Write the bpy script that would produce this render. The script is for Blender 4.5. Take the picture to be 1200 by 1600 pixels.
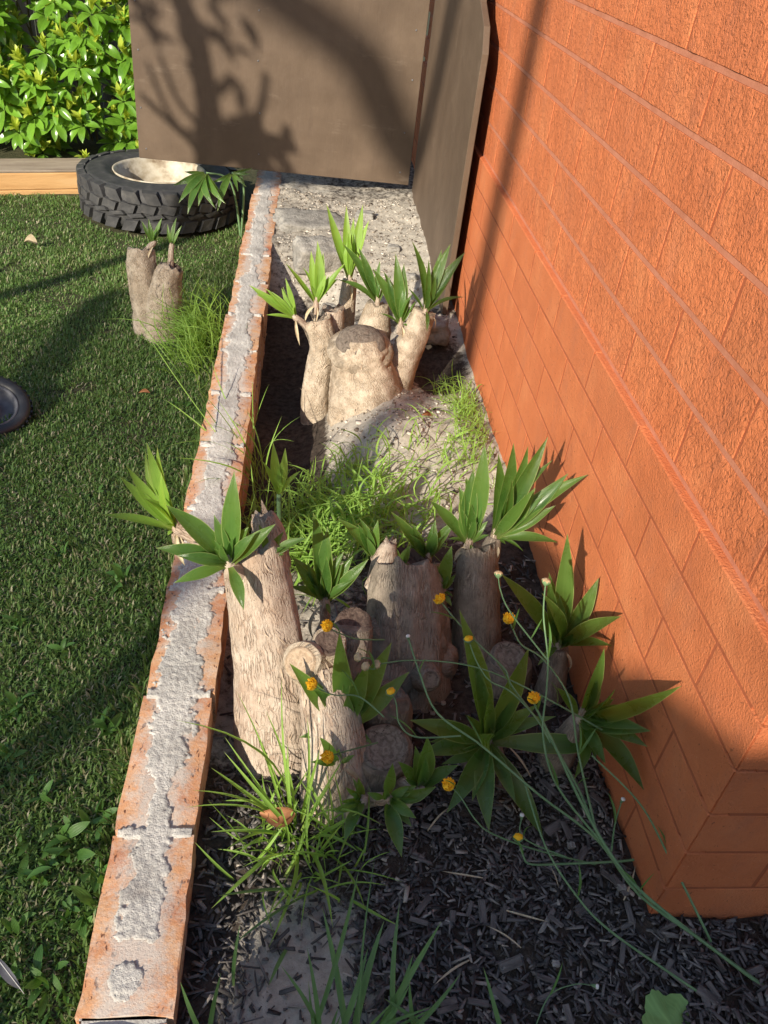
import bpy, math, random
import numpy as np
from mathutils import Vector, Matrix, noise

random.seed(7); rng = np.random.default_rng(11)
for o in list(bpy.data.objects): bpy.data.objects.remove(o)
scene = bpy.context.scene
COL = scene.collection

# ---------------------------------------------------------------- camera
# z = 0 is the top of the low brick edging; the house wall runs along +Y.
CAM_Z = 1.03
yaw, pit, rol = 0.14204518, 0.64321362, -0.13062251
fw = np.array([math.sin(yaw)*math.cos(pit), math.cos(yaw)*math.cos(pit), -math.sin(pit)])
rt = np.array([math.cos(yaw), -math.sin(yaw), 0.0]); dn = np.cross(fw, rt)
r2 = math.cos(rol)*rt + math.sin(rol)*dn; d2 = -math.sin(rol)*rt + math.cos(rol)*dn
cd = bpy.data.cameras.new('camera'); cam = bpy.data.objects.new('camera', cd); COL.objects.link(cam)
cam.matrix_world = Matrix(((r2[0], -d2[0], -fw[0], 0), (r2[1], -d2[1], -fw[1], 0), (r2[2], -d2[2], -fw[2], CAM_Z), (0, 0, 0, 1)))
cd.sensor_fit = 'VERTICAL'; cd.sensor_height = 36.0; cd.lens = 36.0*1277.1/1600.0
cd.clip_start = 0.02; cd.clip_end = 400
scene.camera = cam

# ---------------------------------------------------------------- sky, sun, exposure
SUN = Vector((1.0, 1.55, -0.95)).normalized()
w = bpy.data.worlds.new('World'); scene.world = w; w.use_nodes = True
nt = w.node_tree; bg = nt.nodes['Background']
sky = nt.nodes.new('ShaderNodeTexSky'); sky.sky_type = 'NISHITA'; sky.sun_disc = False
sky.sun_elevation = math.asin(-SUN.z); sky.sun_rotation = math.atan2(-SUN.x, -SUN.y)
nt.links.new(sky.outputs[0], bg.inputs[0]); bg.inputs[1].default_value = 0.12
sl = bpy.data.lights.new('sun', 'SUN'); sl.energy = 5.0; sl.angle = math.radians(0.55); sl.color = (1.0, 0.9, 0.74)
so = bpy.data.objects.new('sun', sl); COL.objects.link(so)
so.rotation_euler = SUN.to_track_quat('-Z', 'Y').to_euler(); so.location = (-3, -5, 6)
scene.view_settings.view_transform = 'Standard'; scene.view_settings.look = 'None'
scene.view_settings.exposure = 0.6; scene.view_settings.gamma = 1.0
scene.view_settings.use_curve_mapping = False

# ---------------------------------------------------------------- helpers
def mesh(name, v, f, uv=None, smooth=False):
    m = bpy.data.meshes.new(name); m.from_pydata([tuple(p) for p in v], [], f)
    if uv is not None:
        l = m.uv_layers.new(name='UVMap'); idx = np.empty(len(m.loops), dtype=np.int32); m.loops.foreach_get('vertex_index', idx)
        l.data.foreach_set('uv', np.asarray(uv, dtype=np.float32)[idx].ravel())
    if smooth: m.polygons.foreach_set('use_smooth', [True]*len(m.polygons))
    m.update(); return m

def npmesh(name, V, F, attrs=None, smooth=False):
    """fast mesh from numpy arrays; F is (n,k)"""
    m = bpy.data.meshes.new(name); n, k = F.shape
    m.vertices.add(len(V)); m.vertices.foreach_set('co', V.astype(np.float32).ravel())
    m.loops.add(n*k); m.loops.foreach_set('vertex_index', F.astype(np.int32).ravel())
    m.polygons.add(n); m.polygons.foreach_set('loop_start', np.arange(0, n*k, k, dtype=np.int32))
    m.update(calc_edges=True)
    for a, arr in (attrs or {}).items():
        at = m.attributes.new(a, 'FLOAT', 'POINT'); at.data.foreach_set('value', arr.astype(np.float32))
    if smooth: m.polygons.foreach_set('use_smooth', [True]*n)
    return m

def ob(name, me, mat, parent=None, loc=None, kind=None):
    o = bpy.data.objects.new(name, me); COL.objects.link(o)
    if mat is not None and me is not None and len(me.materials) == 0: me.materials.append(mat)
    if parent is not None: o.parent = parent
    if loc is not None: o.location = loc
    if kind: o['kind'] = kind
    return o

def tag(o, label, cat, group=None):
    o['label'] = label; o['category'] = cat
    if group: o['group'] = group
    return o

def thing(name, label, cat, loc=(0, 0, 0), group=None):
    o = bpy.data.objects.new(name, None); o.empty_display_size = .02; COL.objects.link(o); o.location = loc
    return tag(o, label, cat, group)

def local(parent): return Vector(parent.location)

def n3(x, y, z=0.0): return noise.noise((x, y, z))
def sst(a, b, x):
    t = min(1, max(0, (x-a)/(b-a))); return t*t*(3-2*t)

# ---------------------------------------------------------------- materials
class M:
    def __init__(s, name):
        s.m = bpy.data.materials.new(name); s.m.use_nodes = True; s.t = s.m.node_tree; s.b = s.t.nodes['Principled BSDF']
        s.out = s.t.nodes['Material Output']
    def n(s, t, **kw):
        x = s.t.nodes.new(t)
        for k, v in kw.items():
            if k.startswith('i_'):
                key = k[2:]; key = int(key) if key.isdigit() else key.replace('_', ' ')
                x.inputs[key].default_value = v
            else: setattr(x, k, v)
        return x
    def l(s, a, b): s.t.links.new(a, b)
    def coords(s, kind='Object', scale=(1, 1, 1), rnd=True):
        tc = s.n('ShaderNodeTexCoord'); mp = s.n('ShaderNodeMapping'); mp.inputs['Scale'].default_value = scale
        s.l(tc.outputs[kind], mp.inputs[0])
        if rnd:
            oi = s.n('ShaderNodeObjectInfo'); ml = s.n('ShaderNodeMath', operation='MULTIPLY'); ml.inputs[1].default_value = 37.0
            s.l(oi.outputs['Random'], ml.inputs[0]); s.l(ml.outputs[0], mp.inputs['Location'])
        return mp.outputs[0]
    def noise(s, co, scale, detail=4, rough=.6, dist=0.0):
        x = s.n('ShaderNodeTexNoise'); x.inputs['Scale'].default_value = scale; x.inputs['Detail'].default_value = detail
        x.inputs['Roughness'].default_value = rough; x.inputs['Distortion'].default_value = dist
        s.l(co, x.inputs['Vector']); return x.outputs['Fac']
    def ramp(s, fac, stops):
        r = s.n('ShaderNodeValToRGB'); e = r.color_ramp.elements
        while len(e) < len(stops): e.new(.5)
        for i, (p, c) in enumerate(stops):
            e[i].position = p; e[i].color = (*c, 1) if len(c) == 3 else c
        s.l(fac, r.inputs[0]); return r.outputs['Color']
    def mix(s, fac, a, b, mode='MIX'):
        x = s.n('ShaderNodeMix', data_type='RGBA', blend_type=mode)
        for v, i in ((fac, 0), (a, 6), (b, 7)):
            if hasattr(v, 'is_linked') or hasattr(v, 'links'): s.l(v, x.inputs[i])
            else: x.inputs[i].default_value = v if i == 0 else ((*v, 1) if len(v) == 3 else v)
        return x.outputs[2]
    def bump(s, h, strength=.5, dist=.005, prev=None):
        x = s.n('ShaderNodeBump'); x.inputs['Strength'].default_value = strength; x.inputs['Distance'].default_value = dist
        s.l(h, x.inputs['Height'])
        if prev is not None: s.l(prev, x.inputs['Normal'])
        return x.outputs[0]
    def done(s, col=None, rough=.8, nrm=None, spec=None):
        if col is not None:
            if hasattr(col, 'links'): s.l(col, s.b.inputs['Base Color'])
            else: s.b.inputs['Base Color'].default_value = (*col, 1)
        if hasattr(rough, 'links'): s.l(rough, s.b.inputs['Roughness'])
        else: s.b.inputs['Roughness'].default_value = rough
        if nrm is not None: s.l(nrm, s.b.inputs['Normal'])
        if spec is not None: s.b.inputs['Specular IOR Level'].default_value = spec
        return s.m

def mat_wall(name, rocky):
    k = M(name); co = k.coords(rnd=True)
    big = k.noise(co, 9, 3); fine = k.noise(co, 260, 3, .7)
    oi = k.n('ShaderNodeObjectInfo')
    c = k.ramp(big, [(.3, (.53, .155, .058)), (.55, (.60, .186, .072)), (.75, (.65, .225, .092))])
    c2 = k.mix(k.ramp(oi.outputs['Random'], [(0, (.0,)*3), (1, (.45,)*3)]), c, (.50, .155, .065))
    sp = k.ramp(k.noise(co, 420, 2, .5), [(.70, (0, 0, 0)), (.76, (1, 1, 1))])
    c3 = k.mix(sp, c2, (.62, .30, .16))
    hole = k.ramp(k.noise(co, 170, 3, .65), [(.29, (1, 1, 1)), (.34, (0, 0, 0))])
    c4 = k.mix(hole, c3, (.22, .07, .03))
    grime = k.ramp(k.noise(k.coords(scale=(1, 1, .5)), 17, 6, .75), [(.52, (0,)*3), (.75, (.5,)*3)])
    c4 = k.mix(grime, c4, (.40, .15, .085))
    if rocky:
        h1 = k.noise(co, 122, 4, .62, .9)
        r = k.ramp(h1, [(.28, (0, 0, 0)), (.5, (.75,)*3), (.72, (1,)*3)])
        nrm = k.bump(r, .72, .0046); nrm = k.bump(fine, .35, .0012, nrm)
    else:
        nrm = k.bump(k.noise(co, 95, 4, .65, .4), .40, .0026); nrm = k.bump(fine, 1.0, .0030, nrm)
    return k.done(c4, .82, nrm, .25)
W_ROCK = mat_wall('painted_rock_face_brick', True); W_FLAT = mat_wall('painted_brick', False)

def mat_simple(name, stops, scale, rough=.85, bs=120, bstr=.5, bd=.003, sc=(1, 1, 1), kind='Object', rnd=True, spec=.25, detail=5, dist=0.):
    k = M(name); co = k.coords(kind, sc, rnd)
    return k.done(k.ramp(k.noise(co, scale, detail, .62, dist), stops), rough, k.bump(k.noise(co, bs, 4, .65), bstr, bd), spec)
W_MORTAR = mat_simple('painted_wall_mortar', [(.3, (.40, .15, .085)), (.7, (.50, .205, .125))], 30, .9, 200, .5, .0015)
W_MORTAR_LOW = mat_simple('painted_plinth_mortar', [(.3, (.30, .082, .034)), (.7, (.38, .112, .05))], 30, .9, 200, .5, .0015)
MORTAR = mat_simple('old_lime_mortar', [(.28, (.30, .275, .255)), (.45, (.42, .40, .37)), (.58, (.51, .485, .45)), (.75, (.62, .59, .54))], 15, .95, 300, .8, .0028, rnd=False)
def mat_edging():
    k = M('weathered_clay_brick'); co = k.coords()
    oi = k.n('ShaderNodeObjectInfo')
    a = k.ramp(k.noise(co, 14, 6, .68), [(.3, (.42, .18, .085)), (.48, (.52, .27, .13)), (.62, (.58, .36, .2)), (.78, (.46, .2, .11))])
    b = k.ramp(k.noise(co, 14, 4, .6), [(.33, (.42, .15, .085)), (.55, (.54, .27, .14)), (.72, (.56, .33, .19))])
    c = k.mix(oi.outputs['Random'], a, b)
    pit_ = k.ramp(k.noise(k.coords(scale=(1, .45, 1)), 170, 2, .5), [(.33, (1, 1, 1)), (.375, (0, 0, 0))])
    c = k.mix(pit_, c, (.13, .05, .03))
    dust = k.ramp(k.noise(co, 45, 7, .78), [(.46, (0, 0, 0)), (.66, (.7,)*3)])
    c = k.mix(dust, c, (.56, .46, .38))
    tcx = k.n('ShaderNodeTexCoord'); sx = k.n('ShaderNodeSeparateXYZ'); k.l(tcx.outputs['Object'], sx.inputs[0])
    mid = k.ramp(sx.outputs['X'], [(.0, (0,)*3), (.03, (.28,)*3), (.075, (.28,)*3), (.106, (0,)*3)])
    ad = k.n('ShaderNodeMath', operation='ADD'); k.l(mid, ad.inputs[0]); k.l(k.noise(co, 38, 8, .82), ad.inputs[1])
    c = k.mix(k.ramp(ad.outputs[0], [(.58, (0,)*3), (.80, (.85,)*3)]), c, (.50, .455, .41))
    nrm = k.bump(pit_, -.8, .004); nrm = k.bump(k.noise(co, 240, 4, .7), .6, .002, nrm)
    return k.done(c, .9, nrm, .2)
EDGE = mat_edging()
SOIL_DARK = (.035, .028, .024)
def mat_bed():
    k = M('sandy_garden_soil'); tc = k.n('ShaderNodeTexCoord'); co = tc.outputs['Object']
    at = k.n('ShaderNodeAttribute', attribute_name='sand')
    sandc = k.ramp(k.noise(co, 35, 6, .7), [(.3, (.29, .26, .22)), (.55, (.46, .42, .355)), (.75, (.59, .545, .475))])
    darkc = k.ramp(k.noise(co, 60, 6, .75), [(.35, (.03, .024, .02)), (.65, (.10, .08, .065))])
    edge = k.noise(co, 45, 6, .75)
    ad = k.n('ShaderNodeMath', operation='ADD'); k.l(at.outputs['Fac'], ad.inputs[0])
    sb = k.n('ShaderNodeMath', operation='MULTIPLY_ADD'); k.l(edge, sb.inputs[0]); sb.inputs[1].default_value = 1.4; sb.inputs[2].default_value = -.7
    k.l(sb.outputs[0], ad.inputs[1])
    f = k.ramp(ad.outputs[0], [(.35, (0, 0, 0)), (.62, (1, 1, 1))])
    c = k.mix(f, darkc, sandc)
    spk = k.ramp(k.noise(co, 190, 3, .6), [(.66, (0, 0, 0)), (.72, (.8,)*3)])
    c = k.mix(spk, c, (.05, .04, .034))
    nrm = k.bump(k.noise(co, 90, 6, .8), .55, .006); nrm = k.bump(k.noise(co, 380, 3, .7), .7, .003, nrm)
    return k.done(c, .95, nrm, .1)
BED = mat_bed()
LAWN_SOIL = mat_simple('lawn_soil', [(.3, (.035, .04, .018)), (.7, (.09, .085, .045))], 40, .95, 120, .8, .01, rnd=False)
BROWN = None
def mat_brown():
    k = M('brown_painted_board'); co = k.coords(rnd=False)
    st = k.coords(scale=(1, 1, .12), rnd=False)
    c = k.ramp(k.noise(co, 5, 5, .6), [(.3, (.088, .060, .040)), (.55, (.112, .078, .053)), (.75, (.138, .098, .068))])
    scuff = k.ramp(k.noise(k.coords(scale=(1, 1, 2.2), rnd=False), 26, 6, .75), [(.66, (0, 0, 0)), (.74, (.5,)*3)])
    c = k.mix(scuff, c, (.30, .25, .20))
    spk = k.ramp(k.noise(co, 120, 3, .6), [(.735, (0, 0, 0)), (.79, (.7,)*3)])
    c = k.mix(spk, c, (.42, .37, .31))
    drip = k.ramp(k.noise(k.coords(scale=(1, 1, .09), rnd=False), 30, 5, .7), [(.55, (0,)*3), (.75, (.4,)*3)])
    c = k.mix(drip, c, (.075, .052, .038))
    lowd = k.ramp(k.noise(k.coords(scale=(.25, 1, 1), rnd=False), 12, 6, .75), [(.58, (0,)*3), (.74, (.45,)*3)])
    c = k.mix(lowd, c, (.24, .19, .145))
    nrm = k.bump(k.noise(st, 180, 4, .6), .35, .0012); nrm = k.bump(k.noise(co, 8, 3), .3, .01, nrm)
    return k.done(c, .55, nrm, .4)
BROWN = mat_brown()
EDGEWOOD = mat_simple('raw_board_edge', [(.3, (.14, .10, .075)), (.7, (.26, .2, .15))], 60, .85, 200, .6, .002)

def mat_leaf(name, dark, light, tip, trans, rough=.34, tw=.3, stripes=46., edge=(.30, .36, .12)):
    k = M(name); tc = k.n('ShaderNodeTexCoord'); sx = k.n('ShaderNodeSeparateXYZ'); k.l(tc.outputs['UV'], sx.inputs[0])
    oi = k.n('ShaderNodeObjectInfo'); ge = k.n('ShaderNodeNewGeometry'); obn = k.noise(k.coords(rnd=True), 30, 3, .6)
    c = k.ramp(obn, [(.3, dark), (.7, light)])
    rr_ = k.n('ShaderNodeMath', operation='ADD'); k.l(oi.outputs['Random'], rr_.inputs[0]); k.l(ge.outputs['Random Per Island'], rr_.inputs[1])
    fr_ = k.n('ShaderNodeMath', operation='FRACT'); k.l(rr_.outputs[0], fr_.inputs[0])
    c = k.mix(k.ramp(fr_.outputs[0], [(0, (0,)*3), (.5, (.15,)*3), (1, (.85,)*3)]), c, tuple(q*1.25 for q in light))
    c = k.mix(k.ramp(sx.outputs['Y'], [(.0, (.75,)*3), (.22, (0,)*3), (.93, (0,)*3), (1, (1,)*3)]), c, tip)
    ab = k.n('ShaderNodeMath', operation='ABSOLUTE'); m1 = k.n('ShaderNodeMath', operation='MULTIPLY_ADD'); k.l(sx.outputs['X'], m1.inputs[0]); m1.inputs[1].default_value = 2; m1.inputs[2].default_value = -1
    k.l(m1.outputs[0], ab.inputs[0])
    c = k.mix(k.ramp(ab.outputs[0], [(.90, (0,)*3), (.97, (.8,)*3)]), c, edge)
    wv = k.n('ShaderNodeTexWave', i_Scale=stripes/6.283, i_Distortion=.4); wv.bands_direction = 'X'; k.l(tc.outputs['UV'], wv.inputs[0])
    vein = k.n('ShaderNodeMapping'); vein.inputs['Scale'].default_value = (26, 1.2, 1); k.l(tc.outputs['UV'], vein.inputs[0])
    c = k.mix(k.ramp(k.noise(vein.outputs[0], 1.0, 4, .6), [(.45, (0,)*3), (.7, (.45,)*3)]), c, tuple(min(1, q*1.7) for q in light))
    nrm = k.bump(wv.outputs['Fac'], .3, .0007)
    rg = k.ramp(obn, [(.3, (rough*.8,)*3), (.7, (rough*1.5,)*3)])
    k.done(c, rg, nrm, .5)
    tr = k.n('ShaderNodeBsdfTranslucent'); tr.inputs[0].default_value = (*trans, 1)
    mx = k.n('ShaderNodeMixShader'); mx.inputs[0].default_value = tw
    k.l(k.b.outputs[0], mx.inputs[1]); k.l(tr.outputs[0], mx.inputs[2]); k.l(mx.outputs[0], k.out.inputs[0])
    return k.m
LEAF_M = mat_leaf('mature_yucca_leaf', (.028, .076, .017), (.066, .138, .027), (.17, .2, .06), (.36, .54, .04), .25, .30)
LEAF_Y = mat_leaf('young_yucca_leaf', (.13, .26, .035), (.21, .36, .05), (.40, .42, .14), (.45, .62, .06), .36, .36)
GRASS = mat_leaf('grass_blade', (.15, .29, .05), (.24, .40, .07), (.34, .38, .14), (.45, .66, .08), .45, .40, 20., (.15, .25, .05))
GRASS_BLUE = mat_leaf('broad_grass_blade', (.075, .16, .055), (.12, .235, .075), (.2, .24, .1), (.25, .42, .08), .45, .3, 20., (.10, .18, .06))
WEED = mat_leaf('weed_leaf', (.045, .12, .025), (.09, .2, .04), (.12, .2, .05), (.2, .4, .05), .42, .28, 10., (.08, .17, .04))
LOBED = mat_leaf('pale_lobed_leaf', (.17, .32, .09), (.24, .42, .13), (.2, .3, .1), (.3, .5, .1), .5, .25, 4., (.2, .36, .1))
HEDGE_OLD = mat_leaf('glossy_hedge_leaf', (.06, .15, .016), (.13, .27, .03), (.16, .28, .05), (.42, .62, .06), .2, .28, 4., (.12, .25, .04))
HEDGE_NEW = mat_leaf('lime_hedge_leaf', (.30, .40, .045), (.42, .50, .07), (.45, .5, .1), (.6, .68, .07), .3, .35, 4., (.4, .48, .08))
def mat_lawn():
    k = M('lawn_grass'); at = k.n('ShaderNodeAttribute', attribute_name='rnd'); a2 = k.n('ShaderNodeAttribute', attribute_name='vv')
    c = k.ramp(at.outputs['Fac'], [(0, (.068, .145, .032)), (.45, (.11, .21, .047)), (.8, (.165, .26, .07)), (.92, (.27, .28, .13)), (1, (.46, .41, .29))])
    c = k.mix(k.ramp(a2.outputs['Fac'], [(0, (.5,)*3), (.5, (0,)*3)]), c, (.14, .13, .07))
    k.done(c, .5, None, .35)
    tr = k.n('ShaderNodeBsdfTranslucent'); k.l(k.mix(.5, c, (.25, .4, .05)), tr.inputs[0])
    mx = k.n('ShaderNodeMixShader'); mx.inputs[0].default_value = .3
    k.l(k.b.outputs[0], mx.inputs[1]); k.l(tr.outputs[0], mx.inputs[2]); k.l(mx.outputs[0], k.out.inputs[0]); return k.m
LAWN = mat_lawn()
def mat_bark(name, stops, su, sv, depth, crack, crackcol, ring=False):
    """UV is in metres round (u) and along (v) the trunk"""
    k = M(name); tc = k.n('ShaderNodeTexCoord'); mp = k.n('ShaderNodeMapping'); mp.inputs['Scale'].default_value = (su, sv, 1); k.l(tc.outputs['UV'], mp.inputs[0])
    co = tc.outputs['Object']
    wob = k.n('ShaderNodeMix', data_type='VECTOR'); 
    nz = k.n('ShaderNodeTexNoise', i_Scale=42.0, i_Detail=6.0); k.l(co, nz.inputs['Vector'])
    va = k.n('ShaderNodeVectorMath', operation='MULTIPLY_ADD'); k.l(nz.outputs['Color'], va.inputs[0]); va.inputs[1].default_value = (2.6, 1.7, 0); k.l(mp.outputs[0], va.inputs[2])
    vo = k.n('ShaderNodeTexVoronoi', feature='DISTANCE_TO_EDGE'); vo.inputs['Scale'].default_value = 1.0; k.l(va.outputs[0], vo.inputs['Vector'])
    cr = k.ramp(vo.outputs['Distance'], [(0.0, (0,)*3), (crack, (1,)*3)])
    brk = k.ramp(k.noise(co, 34, 4, .6), [(.42, (0,)*3), (.62, (.9,)*3)])
    cr = k.mix(1.0, cr, brk, 'LIGHTEN')
    c = k.ramp(k.noise(co, 28, 6, .7), stops)
    c = k.mix(k.ramp(k.noise(co, 11, 5, .65), [(.5, (0,)*3), (.72, (.55,)*3)]), c, crackcol)
    fib = k.n('ShaderNodeMapping'); fib.inputs['Scale'].default_value = (su*6, sv*.8, 1) if not ring else (su*.5, sv*5, 1); k.l(tc.outputs['UV'], fib.inputs[0])
    fn = k.noise(fib.outputs[0], 1.0, 5, .7, .5)
    c = k.mix(k.ramp(fn, [(.35, (.38,)*3), (.6, (0,)*3)]), c, crackcol)
    c = k.mix(k.ramp(cr, [(0, (.55,)*3), (.6, (0,)*3)]), c, crackcol)
    nrm = k.bump(cr, .75, depth); nrm = k.bump(fn, .6, depth*.5, nrm); nrm = k.bump(k.noise(co, 220, 3, .7), .5, .0015, nrm)
    return k.done(c, .9, nrm, .15)
BARK_TAN = mat_bark('cracked_tan_bark', [(.3, (.36, .295, .235)), (.55, (.49, .415, .34)), (.75, (.60, .535, .455))], 125, 36, .0042, .14, (.31, .19, .125))
BARK_PALE = mat_bark('fine_pale_bark', [(.3, (.34, .28, .215)), (.5, (.46, .39, .305)), (.75, (.57, .50, .41))], 190, 120, .0034, .25, (.30, .215, .14), True)
BARK_GREY = mat_bark('grey_fibrous_bark', [(.3, (.21, .175, .14)), (.55, (.33, .28, .225)), (.75, (.46, .40, .33))], 190, 36, .003, .14, (.13, .10, .08))
def mat_cut(name, a, b, c_):
    k = M(name); tc = k.n('ShaderNodeTexCoord'); wv = k.n('ShaderNodeTexWave', wave_type='RINGS', i_Scale=30.0, i_Distortion=9.0, i_Detail=6.0); wv.rings_direction = 'Z'; wv.inputs['Detail Scale'].default_value = 3.
    k.l(tc.outputs['Object'], wv.inputs[0])
    n = k.noise(tc.outputs['Object'], 70, 6, .75)
    c = k.mix(k.ramp(wv.outputs['Fac'], [(.3, (0,)*3), (.8, (.32,)*3)]), k.ramp(n, [(.3, a), (.7, b)]), c_)
    crk = k.ramp(k.noise(tc.outputs['Object'], 38, 5, .8, 1.5), [(.36, (.85,)*3), (.43, (0,)*3)])
    c = k.mix(crk, c, tuple(q*.35 for q in a))
    nrm = k.bump(wv.outputs['Fac'], .3, .0015); nrm = k.bump(crk, -.8, .006, nrm); nrm = k.bump(n, .9, .006, nrm)
    return k.done(c, .92, nrm, .1)
CUT_GREY = mat_cut('weathered_cut_wood', (.10, .085, .072), (.27, .235, .20), (.40, .36, .31))
CUT_DARK = mat_cut('rotted_cut_wood', (.05, .035, .03), (.13, .09, .075), (.20, .15, .12))
CUT_MID = mat_cut('brown_cut_wood', (.09, .072, .06), (.20, .165, .135), (.27, .225, .19))
CUT_TAN = mat_cut('tan_cut_wood', (.30, .21, .14), (.50, .38, .27), (.60, .48, .36))
DRYLEAF = mat_simple('dry_brown_leaf', [(.3, (.22, .09, .04)), (.7, (.40, .2, .10))], 60, .7, 200, .4, .001)
def mat_chip():
    k = M('dark_bark_mulch'); at = k.n('ShaderNodeAttribute', attribute_name='rnd')
    c = k.ramp(at.outputs['Fac'], [(0, (.034, .03, .029)), (.4, (.088, .08, .077)), (.8, (.175, .162, .152)), (.95, (.28, .255, .23)), (1, (.48, .42, .35))])
    tc = k.n('ShaderNodeTexCoord'); co = tc.outputs['Object']
    c = k.mix(k.ramp(k.noise(co, 300, 4, .7), [(.4, (0,)*3), (.7, (.4,)*3)]), c, (.10, .085, .08))
    return k.done(c, .62, k.bump(k.noise(co, 420, 3, .7), .7, .002), .35)
CHIP = mat_chip()
def mat_litter():
    k = M('sandy_litter'); at = k.n('ShaderNodeAttribute', attribute_name='rnd')
    return k.done(k.ramp(at.outputs['Fac'], [(0, (.07, .055, .045)), (.25, (.20, .165, .13)), (.6, (.40, .35, .29)), (1, (.62, .57, .5))]), .9, None, .1)
LITTER = mat_litter()
CHIP_BIG = mat_simple('bark_chip_wood', [(.3, (.065, .058, .054)), (.7, (.18, .162, .15))], 90, .7, 320, .8, .003, sc=(.25, 1, 1))
CONC = mat_simple('pale_concrete', [(.3, (.17, .16, .145)), (.5, (.29, .275, .25)), (.7, (.39, .37, .335))], 34, .94, 130, 1.0, .006)
RUBBER = mat_simple('tyre_rubber', [(.3, (.026, .027, .03)), (.55, (.05, .05, .052)), (.75, (.085, .082, .078))], 24, .68, 200, .3, .001, spec=.4)
RIM = mat_simple('cream_rim_paint', [(.32, (.20, .15, .10)), (.45, (.38, .33, .25)), (.6, (.50, .46, .38)), (.75, (.33, .27, .19))], 14, .45, 80, .15, .002)
DISC_BROWN = mat_simple('brown_wheel_disc', [(.3, (.10, .065, .04)), (.6, (.20, .15, .105)), (.8, (.32, .27, .2))], 22, .8, 90, .5, .003)
PLASTIC = mat_simple('black_plastic', [(.3, (.018, .018, .02)), (.7, (.04, .04, .043))], 30, .42, 160, .3, .001, spec=.5)
GREYPL = mat_simple('worn_grey_plastic', [(.3, (.10, .10, .11)), (.7, (.19, .19, .2))], 40, .5, 160, .3, .001)
SLEEPER = mat_simple('treated_pine', [(.3, (.46, .25, .10)), (.55, (.60, .36, .16)), (.8, (.66, .46, .25))], 7, .8, 90, .5, .003, sc=(.25, 2.5, 3), dist=.8)
SLEEPER_G = mat_simple('sawn_grey_top', [(.3, (.22, .17, .13)), (.7, (.40, .33, .26))], 16, .9, 120, .5, .003, sc=(.3, 2, 2))
PALING = mat_simple('weathered_paling', [(.3, (.10, .085, .07)), (.7, (.20, .175, .15))], 14, .9, 160, .5, .002, sc=(3, 3, .3))
STEMG = mat_simple('green_stem', [(.3, (.10, .19, .085)), (.7, (.17, .27, .13))], 60, .55, 200, .2, .0005)
STEMB = mat_simple('woody_stem', [(.3, (.10, .075, .05)), (.7, (.2, .15, .1))], 60, .85, 200, .4, .001)
PETAL = mat_simple('yellow_flower', [(.3, (.75, .34, .01)), (.7, (.88, .53, .02))], 200, .6, 300, .6, .001)
DRYF = mat_simple('dried_flower', [(.3, (.33, .21, .10)), (.7, (.58, .45, .28))], 200, .85, 300, .7, .001)
WHITE = mat_simple('white_bud', [(.3, (.6, .6, .55)), (.7, (.75, .74, .7))], 100, .7, 300, .3, .001)
DRYGRASS = mat_simple('dry_straw', [(.3, (.36, .29, .18)), (.7, (.55, .47, .33))], 80, .8, 300, .3, .001)

# ---------------------------------------------------------------- shape builders
def box_faces(o=0):
    return [(o, o+3, o+2, o+1), (o+4, o+5, o+6, o+7), (o, o+1, o+5, o+4), (o+1, o+2, o+6, o+5), (o+2, o+3, o+7, o+6), (o+3, o, o+4, o+7)]
def boxv(x0, x1, y0, y1, z0, z1):
    return [(x0, y0, z0), (x1, y0, z0), (x1, y1, z0), (x0, y1, z0), (x0, y0, z1), (x1, y0, z1), (x1, y1, z1), (x0, y1, z1)]
def bevel_box(name, x0, x1, y0, y1, z0, z1, b=.003, jit=0., seed=0, mat=None):
    import bmesh
    bm = bmesh.new(); vs = [bm.verts.new(p) for p in boxv(x0, x1, y0, y1, z0, z1)]
    for f in box_faces(): bm.faces.new([vs[i] for i in f])
    bmesh.ops.bevel(bm, geom=list(bm.edges), offset=b, segments=1, affect='EDGES', profile=.5)
    if jit:
        r = random.Random(seed)
        for v in bm.verts: v.co += Vector((r.uniform(-jit, jit), r.uniform(-jit, jit), r.uniform(-jit, jit)))
    bmesh.ops.recalc_face_normals(bm, faces=bm.faces)
    m = bpy.data.meshes.new(name); bm.to_mesh(m); bm.free()
    if mat: m.materials.append(mat)
    return m

def smooth_path(pts, n):
    P = [Vector(p) for p in pts]; out = []
    if len(P) == 2: return [P[0].lerp(P[1], i/n) for i in range(n+1)]
    for i in range(n+1):
        t = i/n*(len(P)-1); k = min(int(t), len(P)-2); u = t-k
        a, b, c, d = P[max(k-1, 0)], P[k], P[k+1], P[min(k+2, len(P)-1)]
        out.append(.5*((2*b)+(c-a)*u+(2*a-5*b+4*c-d)*u*u+(3*b-a-3*c+d)*u*u*u))
    return out
def interp(vals, t):
    x = t*(len(vals)-1); k = min(int(x), len(vals)-2); return vals[k]+(vals[k+1]-vals[k])*(x-k)

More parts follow.
